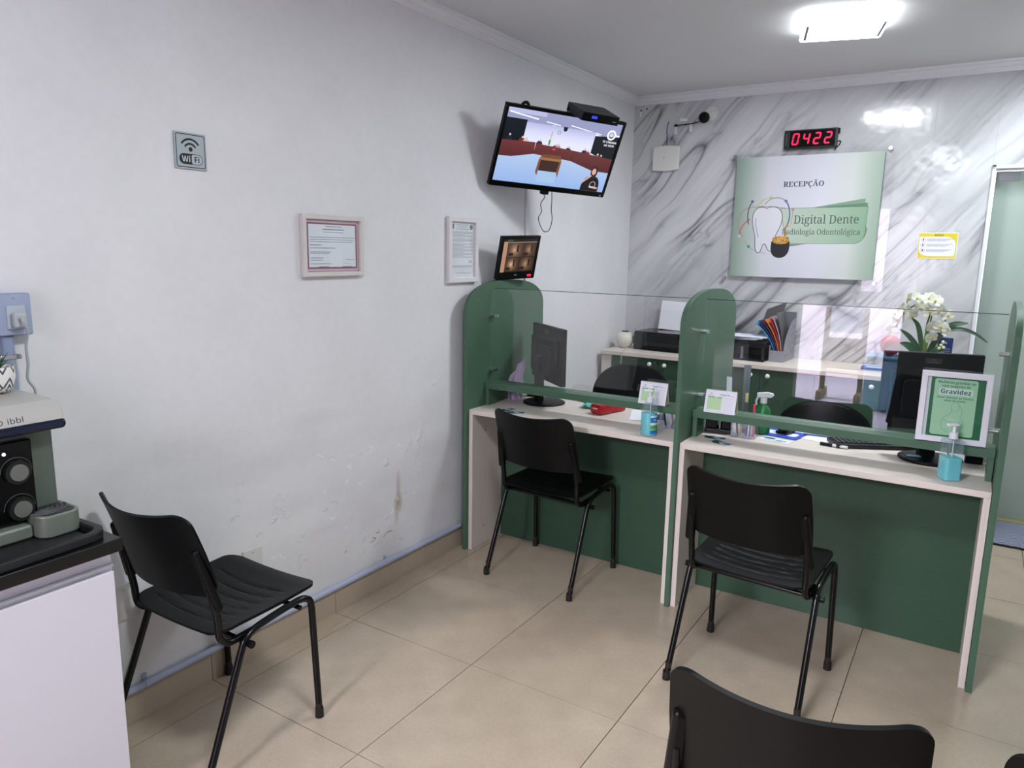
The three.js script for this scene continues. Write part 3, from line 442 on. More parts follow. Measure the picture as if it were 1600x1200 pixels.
// ---------------------------------------------------------------- things on the marble wall
{
  const s = thing('reception_sign', 'large printed reception sign on a clear acrylic plate, marble wall', 'sign', [1.182, 1.776, 0]);
  obj('acrylic_plate', [bx(0.985, 0.855, 0.006, 0.002, -0.018, 0.021)], CLEAR, s);
  const st = ctex(2048, 1792, (g, w, h) => {
    const q = g.createLinearGradient(0, 0, w, 0); q.addColorStop(0, '#8fa597'); q.addColorStop(0.1, '#b4c3ba'); q.addColorStop(0.24, '#dcdde6'); q.addColorStop(0.6, '#dcdce8'); q.addColorStop(0.82, '#d0d6d2'); q.addColorStop(1, '#98ae9c'); g.fillStyle = q; g.fillRect(0, 0, w, h);
    g.fillStyle = '#2f343c'; g.textAlign = 'center'; g.font = 'bold 104px serif'; g.fillText('RECEPÇÃO', 1000, 450);
    // green ribbon
    g.fillStyle = '#7d9f84'; g.beginPath(); g.moveTo(1150, 760); g.lineTo(1855, 640); g.lineTo(1862, 740); g.lineTo(1000, 780); g.fill(); g.fillStyle = '#5f8368'; g.beginPath(); g.moveTo(1250, 760); g.lineTo(1890, 700); g.lineTo(1895, 765); g.lineTo(1100, 780); g.fill();
    g.fillStyle = '#6d9076'; g.beginPath(); g.moveTo(860, 1290); g.lineTo(1120, 1285); g.lineTo(870, 1325); g.fill(); g.beginPath(); g.moveTo(1895, 1030); g.lineTo(1915, 1060); g.quadraticCurveTo(1915, 1180, 1850, 1230); g.fill();
    const b = g.createLinearGradient(700, 0, 1900, 0); b.addColorStop(0, '#c9d5c8'); b.addColorStop(0.6, '#a9c2ab'); b.addColorStop(1, '#86a98c'); g.fillStyle = b; g.strokeStyle = '#4a6351'; g.lineWidth = 5; g.beginPath(); g.moveTo(700, 765); g.lineTo(1900, 752); g.lineTo(1890, 1130); g.quadraticCurveTo(1880, 1272, 1740, 1275); g.lineTo(820, 1282); g.closePath(); g.fill(); g.stroke();
    // coloured orbit lines round a plain tooth, and a pot of gold
    const orb = (pts, c, wd) => { g.strokeStyle = c; g.lineWidth = wd; g.beginPath(); g.moveTo(pts[0], pts[1]); g.bezierCurveTo(...pts.slice(2)); g.stroke(); };
    orb([170, 1200, 20, 1000, 60, 720, 330, 740], '#c06a62', 7); orb([330, 740, 480, 720, 620, 735, 790, 765], '#c06a62', 7); orb([110, 1150, 120, 1050, 180, 960, 260, 920], '#cf5a50', 16); orb([240, 1000, 200, 850, 220, 740, 275, 665], '#3c4560', 14); orb([340, 790, 380, 640, 470, 610, 545, 608], '#d3c56a', 14); orb([470, 700, 560, 560, 720, 590, 800, 690], '#445066', 8); orb([770, 660, 860, 760, 860, 980, 780, 1060], '#475a96', 16); orb([880, 790, 890, 880, 860, 960, 870, 1000], '#c98a74', 8); orb([200, 1240, 260, 1400, 420, 1400, 520, 1440], '#7d9a86', 6);
    for (const [x, y, c] of [[275, 655, '#6d6680'], [548, 604, '#c9c07a'], [770, 655, '#6a7cb0'], [880, 785, '#cf8e78'], [265, 1335, '#4f9270'], [110, 1175, '#c3ccd6']]) { g.fillStyle = c; g.beginPath(); g.arc(x, y, 22, 0, 7); g.fill(); }
    g.fillStyle = '#e6e6ee'; g.strokeStyle = '#2c3440'; g.lineWidth = 9; g.beginPath(); g.moveTo(300, 860); g.bezierCurveTo(330, 700, 470, 740, 500, 760); g.bezierCurveTo(560, 720, 720, 720, 735, 880); g.bezierCurveTo(745, 1000, 690, 1080, 660, 1160); g.bezierCurveTo(640, 1260, 680, 1380, 600, 1400); g.bezierCurveTo(530, 1400, 540, 1300, 500, 1290); g.bezierCurveTo(450, 1310, 470, 1430, 410, 1430); g.bezierCurveTo(340, 1400, 370, 1240, 340, 1140); g.bezierCurveTo(310, 1040, 285, 950, 300, 860); g.fill(); g.stroke();
    g.strokeStyle = 'rgba(170,172,190,.8)'; g.lineWidth = 16; g.beginPath(); g.moveTo(350, 900); g.bezierCurveTo(330, 1000, 380, 1100, 400, 1200); g.stroke();
    g.fillStyle = '#26272b'; g.beginPath(); g.moveTo(610, 1250); g.bezierCurveTo(560, 1470, 680, 1500, 735, 1500); g.bezierCurveTo(800, 1500, 900, 1450, 865, 1250); g.fill(); g.fillStyle = '#c99343'; g.beginPath(); g.ellipse(738, 1235, 128, 62, 0, 0, 7); g.fill(); for (let i = 0; i < 40; i++) { g.fillStyle = rnd() < 0.5 ? '#dcae5c' : '#a8742f'; g.beginPath(); g.arc(rr(630, 850), rr(1190, 1270), rr(9, 18), 0, 7); g.fill(); } g.strokeStyle = '#17181b'; g.lineWidth = 16; g.beginPath(); g.ellipse(738, 1262, 132, 40, 0, 0, Math.PI); g.stroke(); for (const [x, y] of [[800, 1120], [790, 1070], [815, 1020], [795, 1160]]) { g.fillStyle = '#c48a52'; g.beginPath(); g.arc(x, y, 20, 0, 7); g.fill(); }
    g.fillStyle = '#3c4a42'; g.textAlign = 'left'; g.font = '168px serif'; g.fillText('Digital Dente', 900, 990, 900); g.font = '112px serif'; g.fillText('Radiologia Odontológica', 742, 1150, 1090);
  });
  const pr = printed('printed_panel', 0.868, 0.757, 0.008, st, M(0x93a89a, 0.5), s, 0.35, { color: 0xeeeeee }); pr.position.set(0.002, -0.001, 0.0285);
  for (const [x, y] of [[-0.448, 0.386], [0.462, 0.392], [-0.468, -0.392], [0.448, -0.398]]) obj('standoff', [cyAxis('z', 0.011, 0.038, x, y, 0.0195, 18)], CHROME, s);
}
{ // LED clock
  const o = thing('digital_clock', 'black digital wall clock with red digits above the reception sign', 'clock', [1.19, 2.249, 0], 0);
  obj('case', [rb(0.31, 0.112, 0.035, 0.003, 0, 0, 0.0185)], M(0x17181c, 0.4), o); obj('front_window', [rb(0.265, 0.098, 0.004, 0.001, 0.012, 0, 0.0365)], BLACKGLOSS, o); obj('side_strip', [bx(0.006, 0.07, 0.002, -0.14, 0, 0.0368)], M(0x4a4c52, 0.5), o);
  const segs = { 0: 'abcdef', 4: 'bcfg', 2: 'abdeg' }, L = 0.031, w = 0.0085, R = glow(0xff1040, 1.5);
  const bar = (hz) => { const a = L / 2, b = w / 2, s = poly([[-a, 0], [-a + b, b], [a - b, b], [a, 0], [a - b, -b], [-a + b, -b]]); const g = extr(s, 0.0015); if (!hz) g.rotateZ(Math.PI / 2); return g; };
  '0422'.split('').forEach((c, i) => {
    const at = { a: [0, L, 1], g: [0, 0, 1], d: [0, -L, 1], f: [-L / 2, L / 2, 0], b: [L / 2, L / 2, 0], e: [-L / 2, -L / 2, 0], c: [L / 2, -L / 2, 0] };
    const gs = [...segs[c]].map((k) => bar(at[k][2]).translate(at[k][0], at[k][1], 0));
    const g = merge(gs); g.applyMatrix4(new THREE.Matrix4().makeShear(0, 0, 0.14, 0, 0, 0)); g.translate(-0.085 + i * 0.063, 0, 0.0388); obj('led_digit', g, R, o);
  });
  obj('cable', tube([[0.157, -0.02, 0.012], [0.172, -0.022, 0.01], [0.17, -0.035, 0.008], [0.15, -0.06, 0.006], [0.14, -0.075, 0.005]], 0.003, 24, 6), BLACK, o); obj('socket', [rb(0.012, 0.03, 0.02, 0.002, 0.159, 0.04, 0.013)], BLACK, o);
}
{ // access point, camera, clear bracket, leftover wall plate
  const o = thing('access_point', 'white square wireless access point on the marble wall', 'access point', [0.2545, 2.178, 0]);
  const s = new THREE.Shape(), a = 0.093, b = 0.083; s.moveTo(-a, -b + 0.006); s.quadraticCurveTo(0, -b - 0.012, a, -b + 0.006); s.quadraticCurveTo(a + 0.004, 0, a, b - 0.006); s.quadraticCurveTo(0, b + 0.008, -a, b - 0.006); s.quadraticCurveTo(-a - 0.004, 0, -a, -b + 0.006);
  obj('cover', [extr(s, 0.03, 0.008, 16)], M(0xdedcd8, 0.45), o); obj('status_mark', [cyAxis('z', 0.006, 0.001, -0.012, 0.004, 0.0302, 14)], M(0xb9b8b6, 0.5), o);
  tag(obj('network_cable', tube([[0.252, 2.262, 0.008], [0.25, 2.32, 0.007], [0.246, 2.375, 0.008], [0.256, 2.42, 0.007]], 0.0028, 24, 6), M(0x27386e, 0.5)), 'blue network cable running up from the white access point', 'cable');
  const k = thing('security_camera', 'white and black dome security camera on the marble wall', 'camera', [0.553, 2.448, 0]);
  obj('base', [cyAxis('z', 0.043, 0.02, 0, 0, 0.0105, 28)], M(0xdcdcdc, 0.4), k); obj('neck', [rod([0, -0.005, 0.015], [-0.02, -0.022, 0.05], 0.013)], M(0xdcdcdc, 0.4), k);
  const hd = obj('camera_head', [sp(0.036, -0.03, -0.03, 0.07, 24)], BLACK, k); obj('lens', [cyAxis('z', 0.018, 0.006, -0.028, -0.031, 0.1045, 20)], BLACKGLOSS, hd); obj('screw', [cyAxis('z', 0.003, 0.002, 0.025, 0.02, 0.021, 8)], M(0x55565a, 0.5), k);
  tag(obj('camera_cable', tube([[0.51, 2.405, 0.05], [0.45, 2.395, 0.035], [0.38, 2.39, 0.03], [0.335, 2.388, 0.03], [0.315, 2.386, 0.02]], 0.0035, 30, 6), BLACK), 'black cable from the camera to the clear bracket', 'cable');
  const q = thing('clear_bracket', 'clear plastic bracket with white tabs between access point and camera', 'bracket', [0.363, 2.362, 0]);
  obj('plate', [extr(rrect(0.135, 0.14, 0.02), 0.004, 0.001).translate(0, 0, 0.016)], CLEAR, q);
  obj('tab', [rb(0.05, 0.02, 0.014, 0.002, 0.0, 0.062, 0.008)], WHITEP, q); obj('tab', [rb(0.016, 0.06, 0.014, 0.002, -0.052, 0.0, 0.008)], WHITEP, q); obj('tab', [rb(0.016, 0.06, 0.014, 0.002, 0.052, 0.012, 0.008)], WHITEP, q);
  obj('plug', [cyAxis('x', 0.008, 0.02, -0.045, 0.026, 0.028, 12)], BLACK, q);
  const u = thing('wall_anchor', 'small white anchor plate with two screw holes in the marble corner', 'anchor plate', [0.066, 2.498, 0]); obj('plate', [rb(0.012, 0.036, 0.006, 0.002, -0.02, -0.012, 0.0035)], WHITEP, u); obj('hole', [cyAxis('z', 0.005, 0.003, -0.018, 0.012, 0.0018, 10)], BLACK, u); obj('hole', [cyAxis('z', 0.005, 0.003, 0.024, 0.02, 0.0018, 10)], BLACK, u);
}
{ // yellow notice
  const o = thing('notice', 'small yellow and white notice headed AVISO on the marble wall', 'notice', [1.939, 1.608, 0.001]);
  printed('sheet', 0.202, 0.15, 0.002, ctex(768, 570, (g, w, h) => { g.fillStyle = '#e2e2ea'; g.fillRect(0, 0, w, h); g.fillStyle = '#d9c62c'; g.fillRect(14, 14, w - 28, h - 28); g.fillStyle = '#e4e4ee'; g.beginPath(); g.moveTo(30, 90); g.lineTo(560, 90); g.quadraticCurveTo(720, 120, 735, 260); g.lineTo(730, 470); g.quadraticCurveTo(720, 510, 680, 510); g.lineTo(200, 510); g.quadraticCurveTo(60, 500, 30, 380); g.fill(); g.fillStyle = '#3a3622'; g.textAlign = 'center'; g.font = 'bold 62px sans-serif'; g.fillText('AVISO', 400, 78); for (let i = 0; i < 3; i++) { const y = 155 + i * 115; g.strokeStyle = '#9a4050'; g.lineWidth = 6; g.fillStyle = '#f4f2f6'; g.beginPath(); g.arc(105, y, 42, 0, 7); g.fill(); g.stroke(); g.fillStyle = '#22242a'; g.fillRect(90, y - 20, 28, 40); for (let k = 0; k < 3; k++) line(g, 175, y - 22 + k * 22, 680 - k * 70, 9, '#6d6a78'); } }), PAPER, o, 0.45).position.z = 0.0005;
}

// ---------------------------------------------------------------- cabinet with the water purifier
{
  const X = 0.444, Y = 0.816, Z0 = 4.062, Z9 = 5.6;
  const c = thing('cabinet', 'white cabinet under the black worktop, by the white wall', 'cabinet', [0, 0, 0]); const W = M(0xd0cfd8, 0.4);
  obj('carcass', [bx(X - 0.05, Y - 0.09, Z9 - Z0 - 0.012, (X - 0.05) / 2 + 0.022, (Y - 0.04) / 2 + 0.022, (Z0 + Z9) / 2 + 0.004)], W, c); obj('plinth', [bx(X - 0.09, 0.066, Z9 - Z0 - 0.05, X / 2 - 0.01, 0.0335, (Z0 + Z9) / 2)], BLACK, c);
  for (const [a, b] of [[Z0 + 0.01, 4.83], [4.833, Z9]]) { const d = obj('door', [rb(0.018, Y - 0.15, b - a - 0.003, 0.0015, X - 0.024, (Y - 0.04) / 2 + 0.007, (a + b) / 2)], W, c);
    obj('handle', [extr(poly([[0, 0], [0.02, 0], [0.02, 0.004], [0.006, 0.006], [0.004, 0.03], [0.014, 0.032], [0.014, 0.036], [0, 0.036]]), b - a - 0.004).translate(X - 0.034, Y - 0.075 , a + 0.002)], M(0xb9bbc2, 0.35, { metalness: 0.5 }), d); }
  const w = thing('worktop', 'black worktop on the white cabinet', 'worktop', [0, 0, 0]); obj('slab', [rb(X + 0.004, 0.034, Z9 - Z0 + 0.012, 0.003, (X + 0.004) / 2 + 0.001, Y - 0.017, (Z0 + Z9) / 2)], M(0x0c0d0d, 0.3), w);
  const t = thing('tray', 'black rimmed plastic tray under the water purifier', 'tray', [0.232, Y, 4.36], 0.05);
  const TM = M(0x15171a, 0.5); obj('base', [rb(0.37, 0.006, 0.5, 0.002, 0, 0.0035, 0)], TM, t); const rs = rrect(0.42, 0.56, 0.05); rs.holes.push(new THREE.Path(rrect(0.38, 0.52, 0.035).getPoints(8).reverse()));
  obj('rim', [extr(rs, 0.024, 0.004, 10).rotateX(-Math.PI / 2).translate(0, 0.001, 0)], TM, t);
  // water purifier
  const m = thing('water_purifier', 'grey water purifier with blue-banded lid and two dials on the black tray', 'water purifier', [0.13, Y + 0.0072, 4.26], 0.03);
  const S = M(0x7d857a, 0.42, { metalness: 0.35 }), SB = M(0x626e64, 0.45, { metalness: 0.3 }), LID = M(0xbcbab6, 0.36, { metalness: 0.25 });
  // local: +x front, -z right end as seen
  obj('body', [rb(0.225, 0.262, 0.302, 0.012, 0.008, 0.136, -0.006)], SB, m);
  obj('foot_plate', [rb(0.27, 0.036, 0.22, 0.008, 0.035, 0.0185, 0.044)], S, m);
  obj('lid', [extr(poly([[-0.115, 0], [0.172, 0], [0.166, 0.026], [0.142, 0.046], [-0.1, 0.05], [-0.115, 0.04]]), 0.325, 0.006).translate(0, 0.285, -0.163)], LID, m);
  obj('lid_band', [rb(0.292, 0.026, 0.33, 0.011, 0.03, 0.273, -0.001)], M(0x0d1830, 0.12), m);
  const cp = obj('control_panel', [rb(0.024, 0.205, 0.135, 0.004, 0.131, 0.14, -0.026)], BLACKGLOSS, m);
  for (const y of [0.168, 0.076]) { const k = obj('dial', [cyAxis('x', 0.029, 0.013, 0.1495, y, -0.053, 28)], M(0x121414, 0.4), m); obj('dial_cap', [cyAxis('x', 0.0205, 0.004, 0.158, y, -0.053, 24)], M(0x7d7e7a, 0.35, { metalness: 0.5 }), k); obj('scale_ring', [new THREE.TorusGeometry(0.035, 0.0012, 6, 24, Math.PI).rotateY(Math.PI / 2).translate(0.1436, y, -0.053)], M(0x3c4040, 0.5), k); }
  obj('indicator_light', [sp(0.004, 0.1435, 0.216, -0.03, 12)], glow(0xdcd2ff, 2.2), cp);
  obj('drip_tray', [extr(rrect(0.13, 0.1, 0.028), 0.056, 0.004).rotateX(-Math.PI / 2).translate(0.143, 0.001, -0.117)], S, m);
  const gr = obj('grille', [extr(rrect(0.108, 0.08, 0.022), 0.002).rotateX(-Math.PI / 2).translate(0.15, 0.0565, -0.116)], M(0x222424, 0.5), m);
  for (let i = 0; i < 5; i++) obj('grille_rib', [new THREE.TorusGeometry(0.012 + i * 0.0105, 0.002, 6, 20, Math.PI * 0.8).rotateX(-Math.PI / 2).rotateY(-0.9).translate(0.142 - i * 0.001, 0.0592, -0.104)], M(0x4c4e50, 0.5), gr);
  const lg = ctex(512, 128, (g, w, h) => { g.fillStyle = '#bcbab6'; g.fillRect(0, 0, w, h); g.fillStyle = '#20242e'; g.font = '96px sans-serif'; g.fillText('ibbl', 200, 98); g.strokeStyle = '#20242e'; g.lineWidth = 8; g.beginPath(); g.arc(130, 68, 30, -2, 2.6); g.stroke(); });
  const lp = new THREE.Mesh(new THREE.BoxGeometry(0.12, 0.025, 0.001), [LID, LID, LID, LID, new THREE.MeshStandardMaterial({ map: lg, roughness: 0.36, metalness: 0.25 }), LID]); lp.name = 'logo'; lp.rotation.order = 'YXZ'; lp.rotation.set(-0.226, Math.PI / 2, 0); lp.position.set(0.1697, 0.2985, -0.045); m.add(lp);
  // pot plant on the lid
  const p = thing('potted_plant', 'small spiky plant in a patterned white pot on the water purifier', 'plant', [0.1, Y + 0.3435, 4.155]);
  const pt = ctex(512, 256, (g, w, h) => { g.fillStyle = '#e6e3df'; g.fillRect(0, 0, w, h); g.strokeStyle = '#3c4654'; g.lineWidth = 7; for (let j = -1; j < 4; j++) for (let i = -1; i < 9; i++) { const x = i * 64 + (j % 2) * 32, y = j * 80 + 20; g.beginPath(); g.moveTo(x, y); g.lineTo(x + 30, y - 30); g.lineTo(x + 58, y); g.lineTo(x + 30, y + 30); g.lineTo(x + 14, y + 10); g.lineTo(x + 30, y - 8); g.lineTo(x + 42, y + 4); g.stroke(); if ((i + j) % 3 === 0) { g.fillStyle = '#c98f4a'; g.fillRect(x + 54, y + 30, 16, 16); } } });
  obj('pot', [lathe([[0.0001, 0.001], [0.028, 0.001], [0.038, 0.012], [0.0435, 0.04], [0.042, 0.066], [0.039, 0.066], [0.039, 0.058], [0.0001, 0.056]], 36)], new THREE.MeshStandardMaterial({ map: pt, roughness: 0.45 }), p);
  for (let i = 0; i < 22; i++) { const a = i * 2.4, l = rr(0.035, 0.06), tl = 0.25 + 0.75 * (i / 22), d = V(Math.cos(a) * Math.sin(tl), Math.cos(tl), Math.sin(a) * Math.sin(tl)); const g = new THREE.ConeGeometry(0.0065, l, 6).scale(1, 1, 0.6).translate(0, l / 2, 0).applyQuaternion(new THREE.Quaternion().setFromUnitVectors(V(0, 1, 0), d)).translate(0, 0.054, 0); obj('leaf', g, M(i % 3 ? 0x1f4a2a : 0x2a5a35, 0.5), p); }
}

// ---------------------------------------------------------------- desk things
const DZ = HT + 0.0004;
function monitor(label, p, yaw, W, H, yb, basep, disc) { // p centre of the screen plane, back faces local +z
  const o = thing('computer_monitor', label, 'monitor', [p[0], DZ, p[1]], yaw), yc = yb + H / 2 - DZ;
  obj('housing', [rb(W, H, 0.028, 0.005, 0, yc, 0)], DK(0x0e1014, 0.5, 0.3), o);
  obj('screen', [bx(W - 0.03, H - 0.04, 0.002, 0, yc + 0.005, -0.0145)], BLACKGLOSS, o);
  obj('back_cover', [extr(rrect(W * 0.86, H * 0.68, 0.02, 0, yc - H * 0.04), 0.022, 0.006).translate(0, 0, 0.012)], DK(0x0d0f12, 0.5, 0.3), o);
  obj('back_bulge', [extr(rrect(W * 0.62, H * 0.5, 0.02, 0, yc - H * 0.08), 0.022, 0.006).translate(0, 0, 0.032)], DK(0x0c0d10, 0.5, 0.3), o);
  obj('neck', [rb(0.062, yc - 0.01, 0.034, 0.006, 0, (yc - 0.01) / 2 + 0.004, 0.05)], BLACK, o);
  const b = obj('base', [lathe([[0.0001, 0.0005], [disc, 0.0005], [disc, 0.007], [disc * 0.9, 0.011], [0.0001, 0.015]], 48).translate(basep[0], 0, basep[1])], DK(0x101115, 0.45), o);
  const bt = ctex(256, 96, (g, w, h) => { g.fillStyle = '#1c1e23'; g.fillRect(0, 0, w, h); g.fillStyle = '#5f5648'; g.font = 'bold 38px sans-serif'; g.textAlign = 'center'; g.fillText('POSITIVO', w / 2, 88); g.beginPath(); g.moveTo(128, 8); g.lineTo(146, 42); g.lineTo(110, 42); g.fill(); });
  printed('maker_badge', 0.06, 0.022, 0.0006, bt, BLACK, o, 0.5).position.set(0, yc + H * 0.4, 0.0142);
  return [o, b];
}
monitor('black monitor seen edge-on from behind on the desk by the white wall', [0.305, 1.668], -0.663, 0.405, 0.292, 0.862, [0.0, 0.02], 0.112);
{ const [o] = monitor('black monitor seen from behind, hidden by the framed pregnancy notice', [2.055, 1.648], 0.30, 0.36, 0.315, 0.852, [0.01, 0.068], 0.112);
  obj('sticker', [bx(0.05, 0.0006, 0.03, -0.05, 0.0145, 0.085)], M(0x7fb2cf, 0.5), o); }
function calendar(label, x, z, yaw, w, h) {
  const o = thing('desk_calendar', label, 'calendar', [x, 0.8664, z], yaw), d = 0.056, L = Math.hypot(h, d / 2), a = Math.atan2(d / 2, h);
  const ct = ctex(512, 400, (g, W, H) => { g.fillStyle = '#e3e3ee'; g.fillRect(0, 0, W, H); g.fillStyle = '#3c4a66'; g.font = 'bold 40px sans-serif'; g.fillText('11', 70, 74); line(g, 40, 84, 130, 8, '#7d86a0'); line(g, 230, 60, 400, 12, '#7a86a2'); line(g, 250, 84, 340, 10, '#8a94b0'); line(g, 380, 78, 480, 8, '#a0a6bc'); g.fillStyle = '#b9d9ab'; g.fillRect(40, 110, 240, 240); g.fillStyle = '#4f6a4c'; line(g, 44, 114, 160, 14, '#4a6648'); line(g, 210, 116, 276, 12, '#4a6648'); for (let r = 0; r < 6; r++) for (let c = 0; c < 7; c++) { g.fillStyle = r ? '#7b9a74' : '#40543f'; g.fillRect(52 + c * 32, 146 + r * 33, 13, 9); } for (let r = 0; r < 9; r++) for (let c = 0; c < 7; c++) { g.fillStyle = r % 4 === 0 ? '#6f7894' : '#aeb2c8'; g.fillRect(310 + c * 24, 120 + r * 27, 9, 8); } line(g, 40, 372, 460, 6, '#b0b4c6'); });
  const f = printed('front_leaf', w, L, 0.003, ct, WHITEP, o, 0.55); f.rotation.x = -a; f.position.set(0, h / 2, d / 4);
  const b = obj('back_leaf', [bx(w, L, 0.003)], M(0xcfc9b6, 0.6), o); b.rotation.x = a; b.position.set(0, h / 2, -d / 4);
  const hf = obj('foot_leaf', [bx(w - 0.002, 0.0015, d - 0.004, 0, 0.001, 0)], M(0xcfc9b6, 0.6), o);
  const rings = []; for (let i = 0; i < 16; i++) rings.push(new THREE.TorusGeometry(0.0045, 0.0008, 5, 10).rotateY(Math.PI / 2).translate(-w * 0.46 + i * w * 0.92 / 15, h - 0.001, 0));
  const r = obj('wire_binding', rings, M(0xd8dae2, 0.35), o); r.userData.kind = 'stuff';
}
calendar('small standing calendar at the end of the shelf of the wall-side desk', 0.99, 1.902, 0.03, 0.128, 0.096);
calendar('small standing calendar on the middle partition end of the wider desk', 1.296, 1.902, 0.03, 0.132, 0.094);
{ // framed notice
  const o = thing('framed_notice', 'white frame with green pregnancy notice reading Gravidez', 'framed sign', [2.15, 0.8664, 1.9], 0.05); o.rotation.x = -0.06;
  const w = 0.226, h = 0.262; obj('frame', [extr(ringShape(w, h, 0.002, 0.021), 0.018, 0.002).translate(0, h / 2, 0)], M(0xdcd9e2, 0.42), o);
  const t = ctex(900, 1050, (g, W, H) => { g.fillStyle = '#c9d2d4'; g.fillRect(0, 0, W, H); g.fillStyle = '#11643f'; g.fillRect(60, 0, W - 60, H); g.fillStyle = '#9ccaa6'; g.beginPath(); g.roundRect(118, 30, 660, 985, 40); g.fill(); g.fillStyle = '#1d5f4a'; g.textAlign = 'center'; g.font = 'bold 64px sans-serif'; g.fillText('Mulheres grávidas ou', 455, 108, 580); g.fillText('com suspeita de', 450, 172, 440); g.fillStyle = '#c2dccb'; g.beginPath(); g.roundRect(195, 190, 520, 116, 30); g.fill(); g.fillStyle = '#1c3f5c'; g.font = 'bold 112px sans-serif'; g.fillText('Gravidez', 452, 285, 480); g.fillStyle = '#1d5f4a'; g.font = 'bold 50px sans-serif'; g.fillText('Favor informar ao Técnico', 452, 368, 560); g.fillText('antes do exame', 452, 420, 330);
    g.strokeStyle = '#5f8f78'; g.lineWidth = 5; g.beginPath(); g.ellipse(470, 510, 62, 78, 0, 0, 7); g.moveTo(525, 470); g.bezierCurveTo(600, 560, 590, 640, 560, 680); g.moveTo(415, 560); g.bezierCurveTo(430, 620, 410, 640, 330, 690); g.bezierCurveTo(250, 760, 260, 860, 330, 930); g.bezierCurveTo(380, 970, 470, 960, 560, 900); g.moveTo(560, 680); g.bezierCurveTo(640, 740, 620, 860, 560, 900); g.moveTo(300, 730); g.bezierCurveTo(360, 770, 380, 770, 400, 745); g.moveTo(330, 930); g.bezierCurveTo(420, 880, 500, 900, 560, 830); g.stroke(); });
  printed('print', w - 0.04, h - 0.04, 0.003, t, PAPER, o, 0.5).position.set(0, h / 2, 0.008);
  obj('cover_glass', [bx(w - 0.041, h - 0.041, 0.0012, 0, h / 2, 0.0125)], GLASS, o);
}
function sanitizer(label, x, z, yaw, square, lab) {
  const o = thing('sanitizer_bottle', label, 'sanitizer bottle', [x, DZ, z], yaw);
  const H = square ? 0.15 : 0.145, R = 0.036, lv = square ? 0.083 : 0.098, BT = new THREE.MeshPhysicalMaterial({ color: 0xeaf2f6, roughness: 0.05, transmission: 0.9, thickness: 0, ior: 1.49 });
  const liq = new THREE.MeshPhysicalMaterial({ color: 0x7df2f6, roughness: 0.08, transmission: 0.35, thickness: 0, ior: 1.35 });
  if (square) { obj('bottle', [extr(rrect(0.062, 0.062, 0.012), H, 0.003).rotateX(-Math.PI / 2)], BT, o); obj('liquid', [extr(rrect(0.058, 0.058, 0.01), lv, 0.002).rotateX(-Math.PI / 2).translate(0, 0.002, 0)], liq, o); }
  else { obj('bottle', [lathe([[0.0001, 0.0005], [R - 0.003, 0.0005], [R, 0.004], [R, H - 0.022], [R - 0.008, H - 0.006], [0.014, H], [0.0135, H + 0.006]], 32)], BT, o); obj('liquid', [lathe([[0.0001, 0.002], [R - 0.002, 0.003], [R - 0.0018, lv], [0.0001, lv]], 32)], liq, o); }
  const c = obj('pump', [cy(0.0145, 0.0155, 0.022, 0, H + 0.014, 0, 22), cy(0.006, 0.006, 0.03, 0, H + 0.036, 0, 14), rb(0.042, 0.011, 0.017, 0.005, -0.008, H + 0.053, 0, 3)], M(0xe2e2ea, 0.35), o);
  obj('dip_tube', [cy(0.0022, 0.0022, H - 0.006, 0.003, H / 2, 0, 8)], M(0xdfe6ea, 0.4), o);
  if (lab) { const lt = ctex(256, 384, (g, w, h) => { g.fillStyle = '#dfe6ee'; g.fillRect(0, 0, w, h); g.fillStyle = '#1f7fc4'; g.fillRect(0, 40, w, 110); g.fillStyle = '#e8f0f8'; g.font = 'bold 52px sans-serif'; g.textAlign = 'center'; g.fillText('70%', 128, 112); g.fillStyle = '#4fae4a'; g.fillRect(0, 200, w, 90); g.fillStyle = '#1878be'; g.fillRect(0, 300, w, 84); });
    obj('label', new THREE.CylinderGeometry(R + 0.0006, R + 0.0006, 0.082, 20, 1, true, 0.35, 1.25).translate(0, 0.052, 0), new THREE.MeshStandardMaterial({ map: lt, roughness: 0.45, side: THREE.DoubleSide }), o); }
}
sanitizer('round blue gel sanitizer pump bottle with a label, on the wall-side desk', 1.014, 2.005, 0.2, false, true);
sanitizer('square blue gel sanitizer pump bottle in front of the framed notice', 2.162, 1.968, 0.55, true, false);
{ // card machine
  const o = thing('card_machine', 'red card payment machine lying on the wall-side desk', 'card machine', [0.668, DZ, 1.70], -0.3); const RD = M(0xb31220, 0.25);
  obj('printer_head', [rb(0.078, 0.05, 0.085, 0.014, 0, 0.0255, 0.045, 3)], RD, o);
  obj('keypad_body', [extr(poly([[0, 0.0], [0.115, 0.0], [0.115, 0.014], [0, 0.036]]), 0.066, 0.004).rotateY(Math.PI / 2).translate(-0.033, 0.0045, 0.012)], RD, o);
  obj('logo_mark', [rb(0.032, 0.006, 0.0012, 0.0005, 0, 0.031, 0.0878)], M(0xf0d0d0, 0.4), o);
  for (let i = 0; i < 4; i++) for (let j = 0; j < 3; j++) obj('key', [rb(0.013, 0.005, 0.011, 0.002, -0.018 + j * 0.018, 0.0335 - i * 0.0038, -0.026 - i * 0.019)], M(0x3a1418, 0.5), o);
}
tag(obj('cleaning_cloth', shell(22, 16, (s, t) => V(0.553 + s * 0.046 + 0.006 * Math.sin(t * 4), DZ + 0.006 + 0.034 * Math.max(0, 1 - s * s * 0.8 - t * t * 0.6) * (0.7 + 0.4 * Math.sin(s * 7 + t * 3) * Math.cos(t * 6 - s * 2)), 1.645 + t * 0.045), 0.003), M(0x5fc2b4, 0.9)), 'crumpled teal cloth beside the red card machine', 'cloth');
